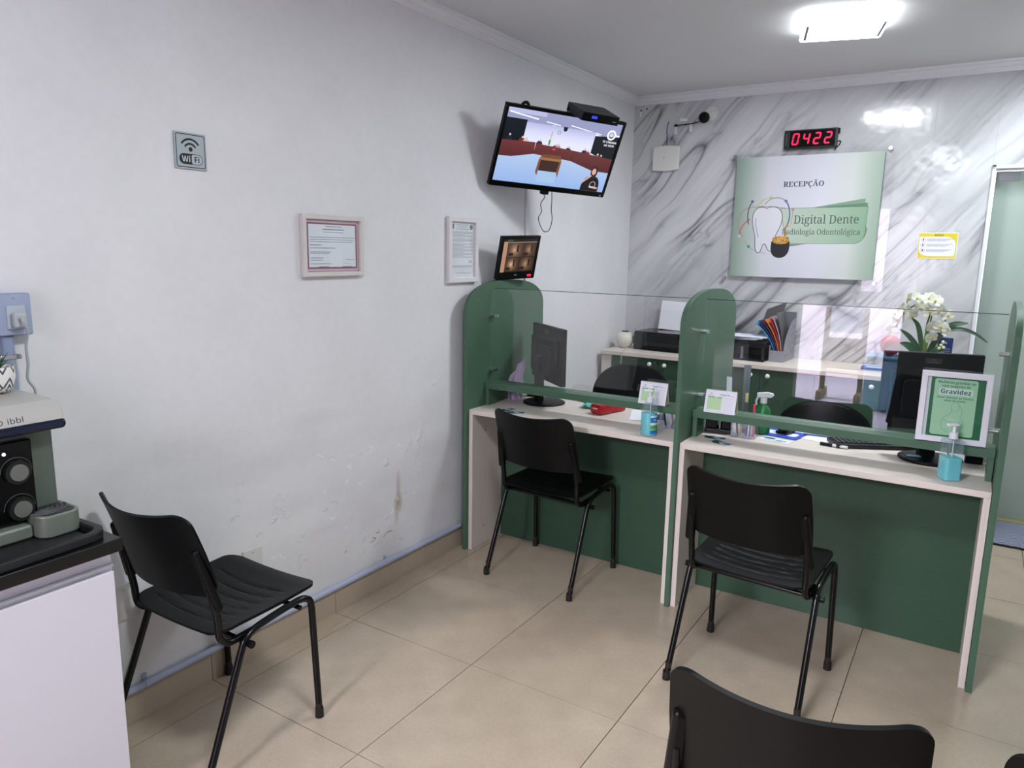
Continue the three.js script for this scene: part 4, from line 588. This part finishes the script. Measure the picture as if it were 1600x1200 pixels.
tag(obj('paper_sheet', [bx(0.13, 0.0016, 0.15).rotateY(0.3).rotateX(0.12).translate(0.865, DZ + 0.0115, 1.70)], PAPER), 'white folded sheet between the card machine and the sanitizer', 'paper');
tag(obj('dark_booklet', [rb(0.12, 0.006, 0.1, 0.002).rotateY(0.3).translate(0.895, DZ + 0.0032, 1.66)], M(0x2b2f48, 0.5)), 'dark blue booklet under the white folded sheet', 'booklet');
function penPot(label, x, z, yaw, w, d, h, list) {
  const o = thing('pen_holder', label, 'pen holder', [x, DZ, z], yaw), t = 0.003, G = new THREE.MeshPhysicalMaterial({ color: 0xf2f3f8, roughness: 0.03, transmission: 0.97, thickness: 0, ior: 1.49 });
  obj('holder_wall', [bx(w, t, d, 0, t / 2, 0)], G, o); for (const q of [-1, 1]) { obj('holder_wall', [bx(w, h, t, 0, h / 2 + t, q * (d / 2 - t / 2))], G, o); obj('holder_wall', [bx(t, h, d - 2 * t, q * (w / 2 - t / 2), h / 2 + t, 0)], G, o); }
  return [o, list];
}
function pen(label, base, lean, l, r, col, cap) {
  const o = thing('pen', label, 'pen', base); o.rotation.set(lean[0], 0, lean[1]); obj('barrel', [cy(r, r, l * 0.72, 0, l * 0.36, 0, 12)], M(col, 0.4), o); obj('cap', [cy(r * 1.15, r * 1.15, l * 0.28, 0, l * 0.86, 0, 12)], M(cap, 0.4), o);
}
penPot('clear pen holder with dark pens behind the round sanitizer bottle', 1.037, 1.815, 0.15, 0.085, 0.07, 0.075);
for (const [x, z, a, b, c, l] of [[1.02, 1.81, 0.1, 0.15, 0x1a2034, 'dark blue pen leaning in the clear holder by the round sanitizer'], [1.05, 1.82, -0.1, -0.4, 0x14161a, 'black pen tilted across the clear holder by the round sanitizer'], [1.055, 1.805, 0.15, 0.1, 0x23262e, 'grey-black pen upright in the clear holder by the round sanitizer']]) pen(l, [x, DZ + 0.004, z], [a, b], 0.085, 0.0045, c, 0x101218);
tag(obj('red_folder', [rb(0.09, 0.012, 0.06, 0.003, 1.09, DZ + 0.0065, 1.66)], M(0xb4141e, 0.4)), 'red item lying behind the pen holder by the middle partition', 'folder');
penPot('clear pen holder with coloured pens under the shelf of the wider desk', 1.372, 1.775, 0.06, 0.105, 0.075, 0.062);
for (const [x, z, a, b, c, k, h, l] of [[1.34, 1.77, 0.05, 0.1, 0x5a3a34, 0x2a2c34, 0.1, 'brown pen in the coloured pen holder'], [1.357, 1.785, 0, 0.04, 0xc9b84a, 0x8a7c30, 0.1, 'yellow pen in the coloured pen holder'], [1.378, 1.77, 0.08, -0.05, 0x3a4a8a, 0x1c2448, 0.1, 'blue pen in the coloured pen holder'], [1.395, 1.78, -0.04, -0.02, 0x77787e, 0x44464c, 0.1, 'grey pen in the coloured pen holder'], [1.409, 1.785, 0, 0.0, 0xd23a58, 0xe03a60, 0.146, 'pink highlighter rising above the shelf from the pen holder']]) pen(l, [x, DZ + 0.004, z], [a, b], h, 0.005, c, k);
{ // black box with bottles beside the partition, ruler, paper strip, spray bottle
  const o = thing('black_organizer', 'black desk organizer under the shelf beside the middle partition', 'organizer', [1.252, DZ, 1.752], 0.1);
  obj('tray_base', [rb(0.115, 0.02, 0.09, 0.004, 0, 0.0105, 0)], BLACKGLOSS, o); obj('back_bin', [rb(0.05, 0.075, 0.085, 0.006, -0.03, 0.058, 0)], BLACK, o); obj('divider', [rb(0.005, 0.08, 0.06, 0.001, 0.008, 0.061, 0.005)], M(0x9a9ca0, 0.3), o); obj('slot_bin', [rb(0.04, 0.06, 0.085, 0.006, 0.035, 0.0505, -0.002)], BLACK, o);
  const r = thing('ruler', 'clear grey ruler standing upright behind the shelf', 'ruler', [1.352, DZ, 1.725], 0.1); obj('blade', [rb(0.03, 0.31, 0.003, 0.001, 0, 0.156, 0)], new THREE.MeshPhysicalMaterial({ color: 0x71868c, roughness: 0.25, transmission: 0.45, thickness: 0 }), r); obj('label', [bx(0.013, 0.042, 0.0006, 0.006, 0.165, 0.002)], M(0xd6d08a, 0.6), r);
  tag(obj('receipt_strip', shell(4, 10, (s, t) => V(1.272 + s * 0.012, DZ + 0.125 + t * 0.124, 1.705 + 0.012 * t * t), 0.0008), M(0xd8dee4, 0.7)), 'white paper strip standing behind the calendar of the wider desk', 'paper');
  const b = thing('spray_bottle', 'green spray bottle with white trigger head behind the shelf', 'spray bottle', [1.418, DZ, 1.665], 0.25);
  obj('bottle', [lathe([[0.0001, 0.001], [0.034, 0.001], [0.036, 0.006], [0.036, 0.085], [0.033, 0.108], [0.02, 0.125], [0.0125, 0.13], [0.0125, 0.14]], 28)], M(0x0f7a3c, 0.2), b);
  obj('trigger_head', [cy(0.0145, 0.0145, 0.026, 0, 0.151, 0, 20), extr(poly([[-0.03, 0], [0.03, 0.002], [0.042, 0.012], [0.04, 0.02], [0.015, 0.026], [-0.03, 0.02]]), 0.018, 0.003).translate(0, 0.163, -0.009)], M(0xcfd6d6, 0.4), b);
  obj('trigger', [tube([[-0.022, 0.166, 0], [-0.032, 0.148, 0], [-0.03, 0.128, 0]], 0.0045, 12, 8)], M(0xcfd6d6, 0.4), b);
}
const cardTex = ctex(256, 160, (g, w, h) => { g.fillStyle = '#aeb9c0'; g.fillRect(0, 0, w, h); g.fillStyle = '#1e4552'; g.beginPath(); g.moveTo(0, 0); g.lineTo(140, 0); g.lineTo(90, 70); g.lineTo(170, 160); g.lineTo(60, 160); g.lineTo(0, 90); g.fill(); g.fillStyle = '#2a5f6d'; g.beginPath(); g.moveTo(150, 60); g.lineTo(240, 20); g.lineTo(256, 100); g.lineTo(200, 120); g.fill(); for (let i = 0; i < 4; i++) line(g, 160, 125 + i * 8, 240, 4, '#5b6a72'); });
function flat(name, label, cat, x, z, yaw, w, d, t, edge, th = 0.0012, lift = 0) { const o = thing(name, label, cat, [x, DZ + th / 2 + lift, z], yaw); const q = printed('sheet', w, d, th, t, edge, o, 0.5); q.rotation.x = -Math.PI / 2; return o; }
for (const [x, z, a, l] of [[1.275, 1.885, 0.2, 'dark teal business card beside the shelf leg of the wider desk'], [1.322, 1.955, -0.35, 'dark teal business card lying nearest the edge of the wider desk'], [0.305, 1.985, 0.5, 'dark business card behind the chair on the wall-side desk'], [0.235, 1.955, 1.2, 'pale business card near the partition on the wall-side desk']]) flat('business_card', l, 'card', x, z, a, 0.09, 0.052, cardTex, M(0x9fb0b8, 0.5));
flat('mouse_pad', 'blue and white mouse pad under the black mouse', 'mouse pad', 1.498, 1.628, -0.18, 0.19, 0.15, ctex(384, 320, (g, w, h) => { g.fillStyle = '#1c45b4'; g.fillRect(0, 0, w, h); g.fillStyle = '#e6e8f2'; g.beginPath(); g.roundRect(40, 90, 300, 130, 40); g.fill(); g.fillStyle = '#2b3550'; g.font = 'bold 60px sans-serif'; g.fillText('OK', 110, 178); }), M(0x1a3a98, 0.7), 0.003);
{ const o = thing('computer_mouse', 'black computer mouse on the blue mouse pad', 'mouse', [1.512, DZ + 0.0034, 1.617], -0.3); obj('shell', [sp(1, 0, 0, 0, 24).scale(0.031, 0.018, 0.046).translate(0, 0.0185, 0), rb(0.056, 0.012, 0.08, 0.005, 0, 0.0065, 0)], BLACKGLOSS, o); obj('scroll_wheel', [cyAxis('x', 0.008, 0.007, 0, 0.037, 0.02, 14)], M(0x9a9ca2, 0.4), o); }
flat('leaflet', 'small glossy leaflet with teal picture in front of the mouse pad', 'leaflet', 1.505, 1.765, -0.22, 0.13, 0.068, ctex(384, 200, (g, w, h) => { g.fillStyle = '#dfe4ea'; g.fillRect(0, 0, w, h); g.fillStyle = '#2f6872'; g.beginPath(); g.ellipse(90, 60, 80, 46, 0, 0, 7); g.fill(); g.fillStyle = '#7ba0a8'; g.fillRect(200, 70, 130, 60); for (let i = 0; i < 4; i++) line(g, 60, 130 + i * 14, 300, 6, '#6a7680'); }), PAPER);
for (const [x, z, a, l, k] of [[1.625, 1.60, -0.35, 'white paper sheet under the pen on the wider desk', 0], [1.69, 1.63, 0.1, 'white paper slip beside the keyboard on the wider desk', 1]]) tag(obj('paper_sheet', [bx(k ? 0.1 : 0.19, 0.001, k ? 0.06 : 0.13).rotateY(a).translate(x, DZ + 0.0007 + k * 0.0012, z)], PAPER), l, 'paper');
{ const o = thing('ballpoint_pen', 'blue and brown ballpoint pen on the white paper sheet', 'pen', [1.635, DZ + 0.0066, 1.588], 0.1); obj('barrel', [cyAxis('x', 0.004, 0.1, 0, 0, 0, 10)], M(0x4a5a9a, 0.4), o); obj('tip', [cyAxis('x', 0.003, 0.03, 0.06, 0, 0, 10)], M(0x5a4038, 0.4), o);
  const s = thing('marker_pen', 'black marker with white end beside the keyboard', 'pen', [1.775, DZ + 0.026, 1.665], -0.1); obj('barrel', [cyAxis('x', 0.007, 0.05, -0.03, 0, 0, 14)], BLACK, s); obj('white_end', [cyAxis('x', 0.006, 0.06, 0.025, 0, 0, 14)], M(0xe2e2e6, 0.4), s); s.position.y = DZ + 0.0075; s.position.set(1.735, DZ + 0.0075, 1.735); }
{ // keyboard
  const o = thing('keyboard', 'black keyboard in front of the notice on the wider desk', 'keyboard', [1.868, DZ, 1.612], 0.5); obj('case', [rb(0.34, 0.018, 0.125, 0.005, 0, 0.0095, 0)], M(0x121317, 0.4), o);
  for (let r = 0; r < 5; r++) for (let c = 0; c < 16; c++) obj('key', (makeChair.k ??= rb(0.0165, 0.006, 0.0165, 0.002, 0, 0, 0, 1)), M(0x1d1f24, 0.45), o).position.set(-0.153 + c * 0.0204, 0.0208, -0.044 + r * 0.0205);
}
{ const o = thing('power_adapter', 'small black power adapter with white plugs at the end of the wider desk', 'adapter', [2.235, DZ, 1.66], 0.1); obj('block', [rb(0.06, 0.03, 0.045, 0.005, 0, 0.0155, 0)], BLACK, o); for (const q of [0, 1]) obj('white_plug', [rb(0.018, 0.012, 0.014, 0.003, 0.0385, 0.0065 + q * 0.0145, 0.004)], WHITEP, o);
  tag(obj('monitor_cable', tube([[2.2, DZ + 0.004, 1.68], [2.16, DZ + 0.02, 1.71], [2.14, DZ + 0.05, 1.69], [2.12, DZ + 0.12, 1.70]], 0.004, 24, 8), BLACK), 'black cable rising from the power adapter behind the square sanitizer', 'cable'); }
{ // bag, handset, papers on the wall-side desk
  const bag = new THREE.MeshPhysicalMaterial({ color: 0xc7b4d2, roughness: 0.3, transmission: 0.35, thickness: 0 });
  tag(obj('plastic_bag', shell(22, 26, (s, t) => { const q = Math.max(0, t), k = 1 - 0.6 * q; return V(0.128 + 0.046 * s * k + 0.004 * Math.sin(t * 7 + s * 4) + 0.036 * q, DZ + 0.106 + 0.104 * t + 0.02 * s * q, 1.70 + 0.03 * Math.cos(s * 1.5) * k + 0.009 * Math.sin(s * 6 + t * 5)); }, 0.004), bag), 'crumpled lilac plastic bag standing in the partition corner', 'bag');
  const h = thing('telephone_handset', 'black telephone handset with a silver strip beside the monitor foot', 'telephone', [0.165, DZ, 1.56], 0.5); obj('body', [rb(0.09, 0.03, 0.06, 0.008, 0, 0.0155, 0)], BLACK, h); obj('strip', [rod([-0.02, 0.034, 0.02], [0.035, 0.075, -0.01], 0.005)], CHROME, h); obj('earpiece', [cyAxis('x', 0.018, 0.05, -0.02, 0.05, 0, 18)], BLACK, h);
  tag(obj('blue_pad', [rb(0.12, 0.004, 0.09, 0.001).rotateY(-0.3).translate(0.44, DZ + 0.0022, 1.5)], M(0x1e3aa8, 0.6)), 'blue pad behind the foot of the edge-on monitor', 'pad'); tag(obj('white_note', [bx(0.08, 0.001, 0.06).rotateY(0.3).translate(0.36, DZ + 0.0008, 1.53)], PAPER), 'white note beside the blue pad on the wall-side desk', 'paper'); tag(obj('black_device', [rb(0.07, 0.012, 0.04, 0.004, 0.535, DZ + 0.0066, 1.55)], BLACK), 'flat black device beyond the teal cloth', 'device');
}

// ---------------------------------------------------------------- office chairs behind the counter
function officeChair(label, x, z, yaw, w, h, mat, yTop) {
  const o = thing('office_chair', label, 'office chair', [x, 0, z], yaw);
  const a = w / 2, b = h / 2;
  const g = shell(28, 28, (s, t) => { const e = Math.sqrt(Math.max(0, 1 - Math.abs(t) ** 2.6)); return V(s * a * e, yTop - b + t * b, 0.05 * (s * e) ** 2 * -1 - 0.02 * t); }, 0.05, packed);
  obj('backrest', g, mat, o); obj('back_shell', shell(24, 24, (s, t) => { const e = Math.sqrt(Math.max(0, 1 - Math.abs(t) ** 2.6)); return V(s * (a + 0.006) * e, yTop - b + t * (b + 0.006), -0.05 * (s * e) ** 2 - 0.02 * t + 0.034); }, 0.012, packed), M(0x0c0d0f, 0.5), o).position.z = -0.068;
  obj('back_post', [tube([[0, yTop - h * 0.6, -0.05], [0, 0.52, -0.09], [0, 0.43, -0.02], [0, 0.42, 0.12]], 0.018, 24, 10)], BLACK, o);
  obj('seat_cushion', [sp(1, 0, 0, 0, 28).scale(0.235, 0.045, 0.225).translate(0, 0.465, 0.24)], mat, o);
  obj('column', [cy(0.026, 0.03, 0.34, 0, 0.26, 0.22)], BLACK, o);
  for (let i = 0; i < 5; i++) { const t = i * Math.PI * 0.4, c = [Math.cos(t) * 0.28, Math.sin(t) * 0.28 + 0.22]; const f = obj('base_arm', [rod([0, 0.1, 0.22], [c[0], 0.07, c[1]], 0.017)], BLACK, o); obj('caster', [cyAxis('x', 0.028, 0.03, c[0], 0.029, c[1], 18)], BLACK, f); }
}
officeChair('black fabric office chair behind the wall-side desk', 0.545, 1.12, 0.35, 0.43, 0.42, DK(0x0f1115, 0.85), 0.90);
officeChair('black leather office chair behind the wider desk', 1.585, 1.10, 0.1, 0.45, 0.4, DK(0x0e0f13, 0.36, 0.8), 0.806);

// ---------------------------------------------------------------- things on the low cupboard
const CT = 0.8803;
{ const o = thing('aroma_lamp', 'white round perforated globe with black top at the cupboard end', 'globe', [0.118, CT, 0.26]);
  obj('globe', [lathe([[0.0001, 0.001], [0.026, 0.001], [0.032, 0.006], [0.054, 0.03], [0.063, 0.055], [0.06, 0.082], [0.044, 0.104], [0.026, 0.112], [0.0001, 0.112]], 36)], M(0xd9d3c8, 0.3), o); obj('black_top', [cy(0.024, 0.026, 0.006, 0, 0.1155, 0, 24)], BLACK, o);
  for (let i = 0; i < 16; i++) { const a = -0.6 + (i % 4) * 0.55, y = 0.035 + Math.floor(i / 4) * 0.017, r = 0.0628 - Math.abs(y - 0.057) * 0.28; obj('pinhole', [sp(0.0022, Math.sin(a) * r, y, Math.cos(a) * r, 6)], M(0x6a6258, 0.7), o); }
  tag(obj('globe_cable', tube([[0.15, CT + 0.004, 0.31], [0.18, CT + 0.004, 0.40], [0.197, CT + 0.002, 0.474], [0.196, 0.86, 0.482], [0.19, 0.78, 0.48], [0.186, 0.70, 0.48]], 0.0028, 40, 6), M(0xb9bcb8, 0.5)), 'thin pale cable hanging from the white globe over the cupboard door', 'cable');
}
{ const o = thing('printer', 'black printer with a sheet of paper standing in its feeder', 'printer', [0.405, CT, 0.165], -0.06);
  obj('body', [rb(0.41, 0.115, 0.27, 0.006, 0, 0.0585, 0)], DK(0x101217, 0.4), o); obj('lid', [rb(0.405, 0.012, 0.26, 0.004, 0, 0.1205, 0)], BLACKGLOSS, o); obj('output_slot', [rb(0.27, 0.03, 0.006, 0.003, 0.02, 0.04, 0.1345)], M(0x07080a, 0.4), o); obj('output_lip', [rb(0.28, 0.008, 0.02, 0.003, 0.02, 0.022, 0.14)], BLACK, o); obj('badge', [rb(0.035, 0.016, 0.002, 0.0006, 0.16, 0.092, 0.1358)], M(0x8d92a0, 0.4), o);
  obj('paper_support', [bx(0.2, 0.12, 0.004).rotateX(-0.16).translate(-0.02, 0.18, -0.105)], BLACK, o);
  const s = tag(obj('paper_sheet', [bx(0.2, 0.2, 0.002).rotateX(-0.16).rotateZ(-0.03)], PAPER), 'blank white sheet standing upright in the printer', 'paper'); s.position.set(0.392, CT + 0.2285, 0.072); s.rotation.y = -0.06;
}
{ const o = thing('document_scanner', 'low black document tray beside the magazine file', 'tray', [0.945, CT, 0.225], -0.03);
  obj('lower_case', [rb(0.30, 0.012, 0.24, 0.003, 0, 0.0065, 0)], DK(0x0e1114, 0.3), o); obj('upper_case', [rb(0.30, 0.035, 0.24, 0.006, 0, 0.105, 0)], DK(0x0e1114, 0.3), o); obj('back_panel', [rb(0.30, 0.09, 0.012, 0.002, 0, 0.052, -0.112)], BLACK, o); for (const x of [-0.14, 0.01, 0.14]) obj('post', [rb(0.016, 0.082, 0.012, 0.002, x, 0.05, 0.11)], M(x === 0.01 ? 0x59636a : 0x14171a, 0.35), o);
  for (let i = 0; i < 3; i++) tag(obj('loose_paper', [bx(0.24, 0.003, 0.19).rotateZ(0.03 - i * 0.02).rotateY(-0.1 + i * 0.14).translate(0.925 + i * 0.015, CT + 0.1295 + i * 0.0085, 0.225)], M([0xcfd2de, 0xd8dae6, 0xe0e2ee][i], 0.8)), ['lowest sheet of the papers on the black tray', 'middle sheet of the papers on the black tray', 'topmost sheet of the papers on the black tray'][i], 'paper');
}
{ // magazine file with folders fanning to the left
  const o = thing('magazine_file', 'grey perforated magazine file holding coloured folders', 'magazine file', [1.155, CT, 0.165], -0.05); const G = M(0x8d8e96, 0.4);
  const side = new THREE.Shape(); side.moveTo(-0.12, 0); side.lineTo(0.12, 0); side.lineTo(0.12, 0.07); side.bezierCurveTo(0.1, 0.16, 0.03, 0.2, -0.01, 0.235); side.quadraticCurveTo(-0.05, 0.26, -0.12, 0.262); side.closePath();
  for (const [z, y, w, h] of [[0.09, 0.04, 0.008, 0.018], [0.06, 0.04, 0.008, 0.018], [0.03, 0.04, 0.008, 0.018], [-0.04, 0.06, 0.01, 0.035], [-0.085, 0.06, 0.01, 0.035], [0.0, 0.1, 0.01, 0.03], [-0.06, 0.11, 0.01, 0.022], [-0.04, 0.16, 0.01, 0.02], [-0.05, 0.21, 0.012, 0.022], [-0.09, 0.21, 0.012, 0.022]]) { const p = new THREE.Path(); p.moveTo(z - w / 2, y - h / 2); p.lineTo(z - w / 2, y + h / 2); p.lineTo(z + w / 2, y + h / 2); p.lineTo(z + w / 2, y - h / 2); p.closePath(); side.holes.push(p); }
  const sg = extr(side, 0.003).rotateY(-Math.PI / 2);
  obj('side_wall', sg.translate(0.0445, 0, 0), G, o); obj('side_wall', [bx(0.003, 0.1, 0.238, -0.0435, 0.05, 0)], G, o);
  obj('back_wall', [bx(0.086, 0.3, 0.003, 0, 0.15, -0.1205)], M(0x6f7078, 0.45), o); obj('front_wall', [bx(0.086, 0.07, 0.003, 0, 0.035, 0.1195)], G, o); obj('floor_plate', [bx(0.084, 0.003, 0.238, 0, 0.0016, 0)], G, o);
}
[['dark grey card folder standing tallest in the magazine file', 0x5b5a5c, 0.30, 0.19, 0.030], ['pale grey folder beside the pink one in the magazine file', 0xb9adb4, 0.28, 0.27, 0.022], ['pink folder in the magazine file', 0xd2224c, 0.265, 0.32, 0.015], ['orange folder in the magazine file', 0xd88a3c, 0.262, 0.40, 0.007], ['maroon folder in the magazine file', 0x6a2634, 0.26, 0.47, -0.001], ['navy folder in the magazine file', 0x1c2f8a, 0.258, 0.53, -0.009], ['bright blue folder leaning furthest out of the magazine file', 0x2a9ad2, 0.25, 0.60, -0.018]].forEach(([l, c, h, lean, dx], i) => {
  const L = h, o = tag(obj('folder', shell(6, 16, (s, t) => { const k = (t + 1) / 2, a = lean * k; return V(1.155 + dx - Math.sin(a) * L * k, CT + 0.006 + Math.cos(a * 0.7) * L * k, 0.17 + s * 0.098 - k * 0.012 * i * 0.3); }, 0.0035), M(c, 0.4)), l, 'folder');
});
tag(obj('cardboard_sheet', shell(8, 8, (s, t) => V(1.085 + s * 0.055 + 0.01 * t, CT + 0.305 + t * 0.035 + s * 0.025, 0.12 - 0.02 * s), 0.003), M(0x565558, 0.6)), 'dark grey card sheet sticking out behind the folders', 'card');
{ const o = flat('blue_booklet', 'flat blue booklet with white panel on the cupboard top', 'booklet', 1.71, 0.2, 0.05, 0.16, 0.11, ctex(256, 180, (g, w, h) => { g.fillStyle = '#3a5fae'; g.fillRect(0, 0, w, h); g.fillStyle = '#d5dbe6'; g.fillRect(40, 40, 176, 96); g.fillStyle = '#8fa2c4'; g.fillRect(52, 60, 150, 14); }), M(0x2f4f96, 0.5), 0.012); o.position.y = CT + 0.0062; }
{ const o = thing('blue_plaque', 'small standing dark blue plaque behind the orchid', 'plaque', [2.045, CT, 0.14], -0.1); printed('plate', 0.075, 0.21, 0.006, ctex(128, 340, (g, w, h) => { g.fillStyle = '#123070'; g.fillRect(0, 0, w, h); g.fillStyle = '#c9d4ea'; g.font = 'bold 30px sans-serif'; g.fillText('DR', 40, 60); for (let i = 0; i < 5; i++) line(g, 20, 100 + i * 20, 110, 7, '#9fb2d8'); }), M(0x123070, 0.4), o, 0.35).position.y = 0.1055; obj('stand_foot', [bx(0.07, 0.004, 0.05, 0, 0.0022, -0.02)], M(0x123070, 0.4), o); }
{ // orchid
  const o = thing('orchid', 'white orchid with arching stems and strap leaves on the cupboard', 'orchid', [1.95, CT, 0.3]); const q = (p) => [p[0] - 1.95, p[1] - CT, p[2] - 0.3];
  obj('pot', [lathe([[0.0001, 0.001], [0.045, 0.001], [0.055, 0.02], [0.062, 0.1], [0.056, 0.1], [0.052, 0.09], [0.0001, 0.088]], 28)], M(0xd6d6d2, 0.4), o);
  const ST = M(0x4d5a2c, 0.6);
  const stems = [[[1.95, CT + 0.08, 0.3], [1.948, 1.07, 0.3], [1.95, 1.17, 0.295], [1.96, 1.25, 0.3], [1.941, 1.285, 0.305], [1.905, 1.288, 0.31], [1.87, 1.268, 0.315], [1.83, 1.225, 0.32], [1.8, 1.15, 0.325], [1.783, 1.1, 0.33]], [[1.955, CT + 0.08, 0.3], [1.955, 1.08, 0.305], [1.965, 1.18, 0.31], [1.975, 1.255, 0.31], [1.995, 1.285, 0.31], [2.02, 1.27, 0.315], [2.035, 1.2, 0.32], [2.02, 1.1, 0.33]]];
  stems.forEach((s) => obj('stem', tube(s.map(q), 0.0042, 60, 7), ST, o));
  const leaf = (pts, w, c) => { const cv = new THREE.CatmullRomCurve3(pts.map((p) => V(...q(p)))); return obj('leaf', shell(6, 30, (s, t) => { const k = (t + 1) / 2, p = cv.getPoint(k), tg = cv.getTangent(k), sd = tg.clone().cross(V(0, 0.35, 1)).normalize(), up = tg.clone().cross(sd); const ww = w * Math.sin(Math.PI * Math.min(0.97, 0.12 + 0.86 * k)) ** 0.7; return p.addScaledVector(sd, s * ww).addScaledVector(up, -0.25 * ww * s * s); }, 0.0018), M(c, 0.4), o); };
  leaf([[1.95, CT + 0.09, 0.3], [1.93, 1.08, 0.31], [1.905, 1.17, 0.32], [1.872, 1.208, 0.33]], 0.013, 0x2f5234); leaf([[1.95, CT + 0.09, 0.3], [1.91, 1.05, 0.31], [1.865, 1.105, 0.32], [1.82, 1.14, 0.33]], 0.014, 0x2c4f35); leaf([[1.96, CT + 0.1, 0.3], [2.0, 1.09, 0.31], [2.06, 1.147, 0.315], [2.12, 1.158, 0.32], [2.19, 1.135, 0.325], [2.245, 1.096, 0.33]], 0.011, 0x22402c); leaf([[1.96, CT + 0.1, 0.29], [2.02, 1.12, 0.29], [2.075, 1.176, 0.285], [2.145, 1.19, 0.28]], 0.019, 0x3b6340); leaf([[1.95, CT + 0.09, 0.3], [1.91, 1.02, 0.32], [1.87, 1.05, 0.33], [1.83, 1.062, 0.34]], 0.022, 0x2a4c34); leaf([[1.953, CT + 0.09, 0.3], [1.955, 1.06, 0.31], [1.957, 1.13, 0.31], [1.952, 1.19, 0.305]], 0.012, 0x55702f); leaf([[1.958, CT + 0.09, 0.3], [1.985, 1.0, 0.32], [2.02, 1.04, 0.335], [2.05, 1.03, 0.345]], 0.02, 0x2a4c34);
  const petal = (l, w, cup) => shell(6, 10, (s, t) => { const k = (t + 1) / 2, e = w * Math.sin(Math.PI * Math.min(0.98, 0.08 + 0.9 * k)) ** 0.55; return V(s * e, l * k, cup * k * k * l - 0.2 * e * s * s); }, 0.0012);
  const wide = petal(0.036, 0.021, 0.25), thin = petal(0.034, 0.0125, 0.15);
  const fl = merge([...[0, 2.1, 4.2].map((a) => thin.clone().rotateZ(a)), ...[1.15, -1.15].map((a) => wide.clone().rotateZ(a).translate(0, 0, 0.002))]);
  const PET = new THREE.MeshPhysicalMaterial({ color: 0xe2e4d6, roughness: 0.6, transmission: 0.25, thickness: 0 }), CEN = M(0xb9ab42, 0.5);
  const spots = [[1.846, 1.312, 0.9, 0.2], [1.889, 1.318, 0.3, 0.6], [1.913, 1.268, 0.2, -0.1], [1.945, 1.318, -0.2, 0.5], [1.981, 1.306, -0.4, 0.4], [1.999, 1.25, 0.3, 0], [1.958, 1.243, 0.1, 0.2], [1.826, 1.25, 0.4, 0.1], [1.874, 1.221, 0.5, -0.1], [1.805, 1.19, 0.3, 0.2], [1.777, 1.128, 0.2, 0], [1.79, 1.225, -0.3, 0.4], [2.046, 1.232, -0.5, 0.1], [1.983, 1.165, 0.1, -0.2], [2.02, 1.17, -0.3, 0], [1.978, 1.102, 0.2, -0.2], [2.03, 1.15, -0.2, 0.2]];
  spots.forEach(([x, y, a, b], i) => { const f = obj('flower', fl, PET, o); f.position.set(x - 1.95, y - CT, 0.035 + (i % 3) * 0.012); f.rotation.set(-b, a + 0.3, rr(-0.6, 0.6)); f.scale.setScalar(rr(1.0, 1.22)); obj('flower_centre', (petal.c ??= merge([sp(0.0055, 0, -0.002, 0.006, 10), new THREE.ConeGeometry(0.005, 0.014, 8).rotateX(2.2).translate(0, -0.008, 0.008)])), CEN, f); });
  for (const [x, y] of [[2.032, 1.067], [2.04, 1.085], [2.025, 1.05], [2.045, 1.055]]) obj('bud', [sp(0.009, x - 1.95, y - CT, 0.05, 12).scale(1, 1.0, 1)], M(0xc9cf9a, 0.6), o);
}
{ // door mat
  const o = thing('door_mat', 'grey woven-pattern door mat in front of the frosted glass door', 'mat', [2.62, 0.0005, 0.13]);
  printed('pad', 0.62, 0.47, 0.008, ctex(1024, 780, (g, w, h) => { g.fillStyle = '#8d93a8'; g.fillRect(0, 0, w, h); g.strokeStyle = '#23262f'; g.lineWidth = 9; for (let y = -40; y < h + 40; y += 44) for (let x = -40; x < w + 40; x += 88) { g.beginPath(); g.moveTo(x, y); g.lineTo(x + 44, y + 26); g.stroke(); g.beginPath(); g.moveTo(x + 44, y + 34); g.lineTo(x + 88, y + 8); g.stroke(); } }), M(0x3a3d48, 0.8), o, 0.8).rotation.x = -Math.PI / 2; o.children[0].position.y = 0.0045;
  obj('edge_strip', [extr(ringShape(0.64, 0.49, 0.004, 0.012), 0.0095, 0.001).rotateX(-Math.PI / 2)], M(0x24262c, 0.8), o);
}
{ // what the counter glass mirrors: a wooden easel and toys in the bright room
  const o = thing('toy_easel', 'wooden toy easel in the bright room mirrored in the counter glass', 'easel', [1.0, 0, 7.3]); const WD = M(0x8a5f44, 0.6);
  for (const q of [-1, 1]) obj('post', [rb(0.05, 1.0, 0.05, 0.005, q * 0.19, 0.501, 0)], WD, o); obj('board', [rb(0.32, 0.34, 0.02, 0.004, 0, 0.9, 0)], PAPER, o); obj('panel', [rb(0.34, 0.34, 0.02, 0.004, 0, 0.5, 0)], WD, o); for (const q of [-1, 1]) obj('foot', [rb(0.06, 0.1, 0.4, 0.02, q * 0.19, 0.051, 0.0)], WD, o); obj('shelf', [rb(0.4, 0.02, 0.14, 0.004, 0, 0.3, 0)], WD, o);
  const b = thing('toy_ball', 'pink toy ball on the toy box mirrored in the counter glass', 'ball', [1.47, 0.56, 7.0]); obj('ball', [sp(0.1, 0, 0.1, 0)], M(0xe0506a, 0.4), b);
  const t = thing('toy_box', 'pale blue toy box mirrored in the counter glass', 'box', [1.47, 0, 7.0]); obj('box', [rb(0.4, 0.52, 0.3, 0.02, 0, 0.261, 0)], M(0x8fc3d4, 0.5), t); obj('lid', [rb(0.42, 0.03, 0.32, 0.01, 0, 0.5435, 0)], M(0x4f8fae, 0.5), t);
}
shadows(scene);
renderer.render(scene, camera);
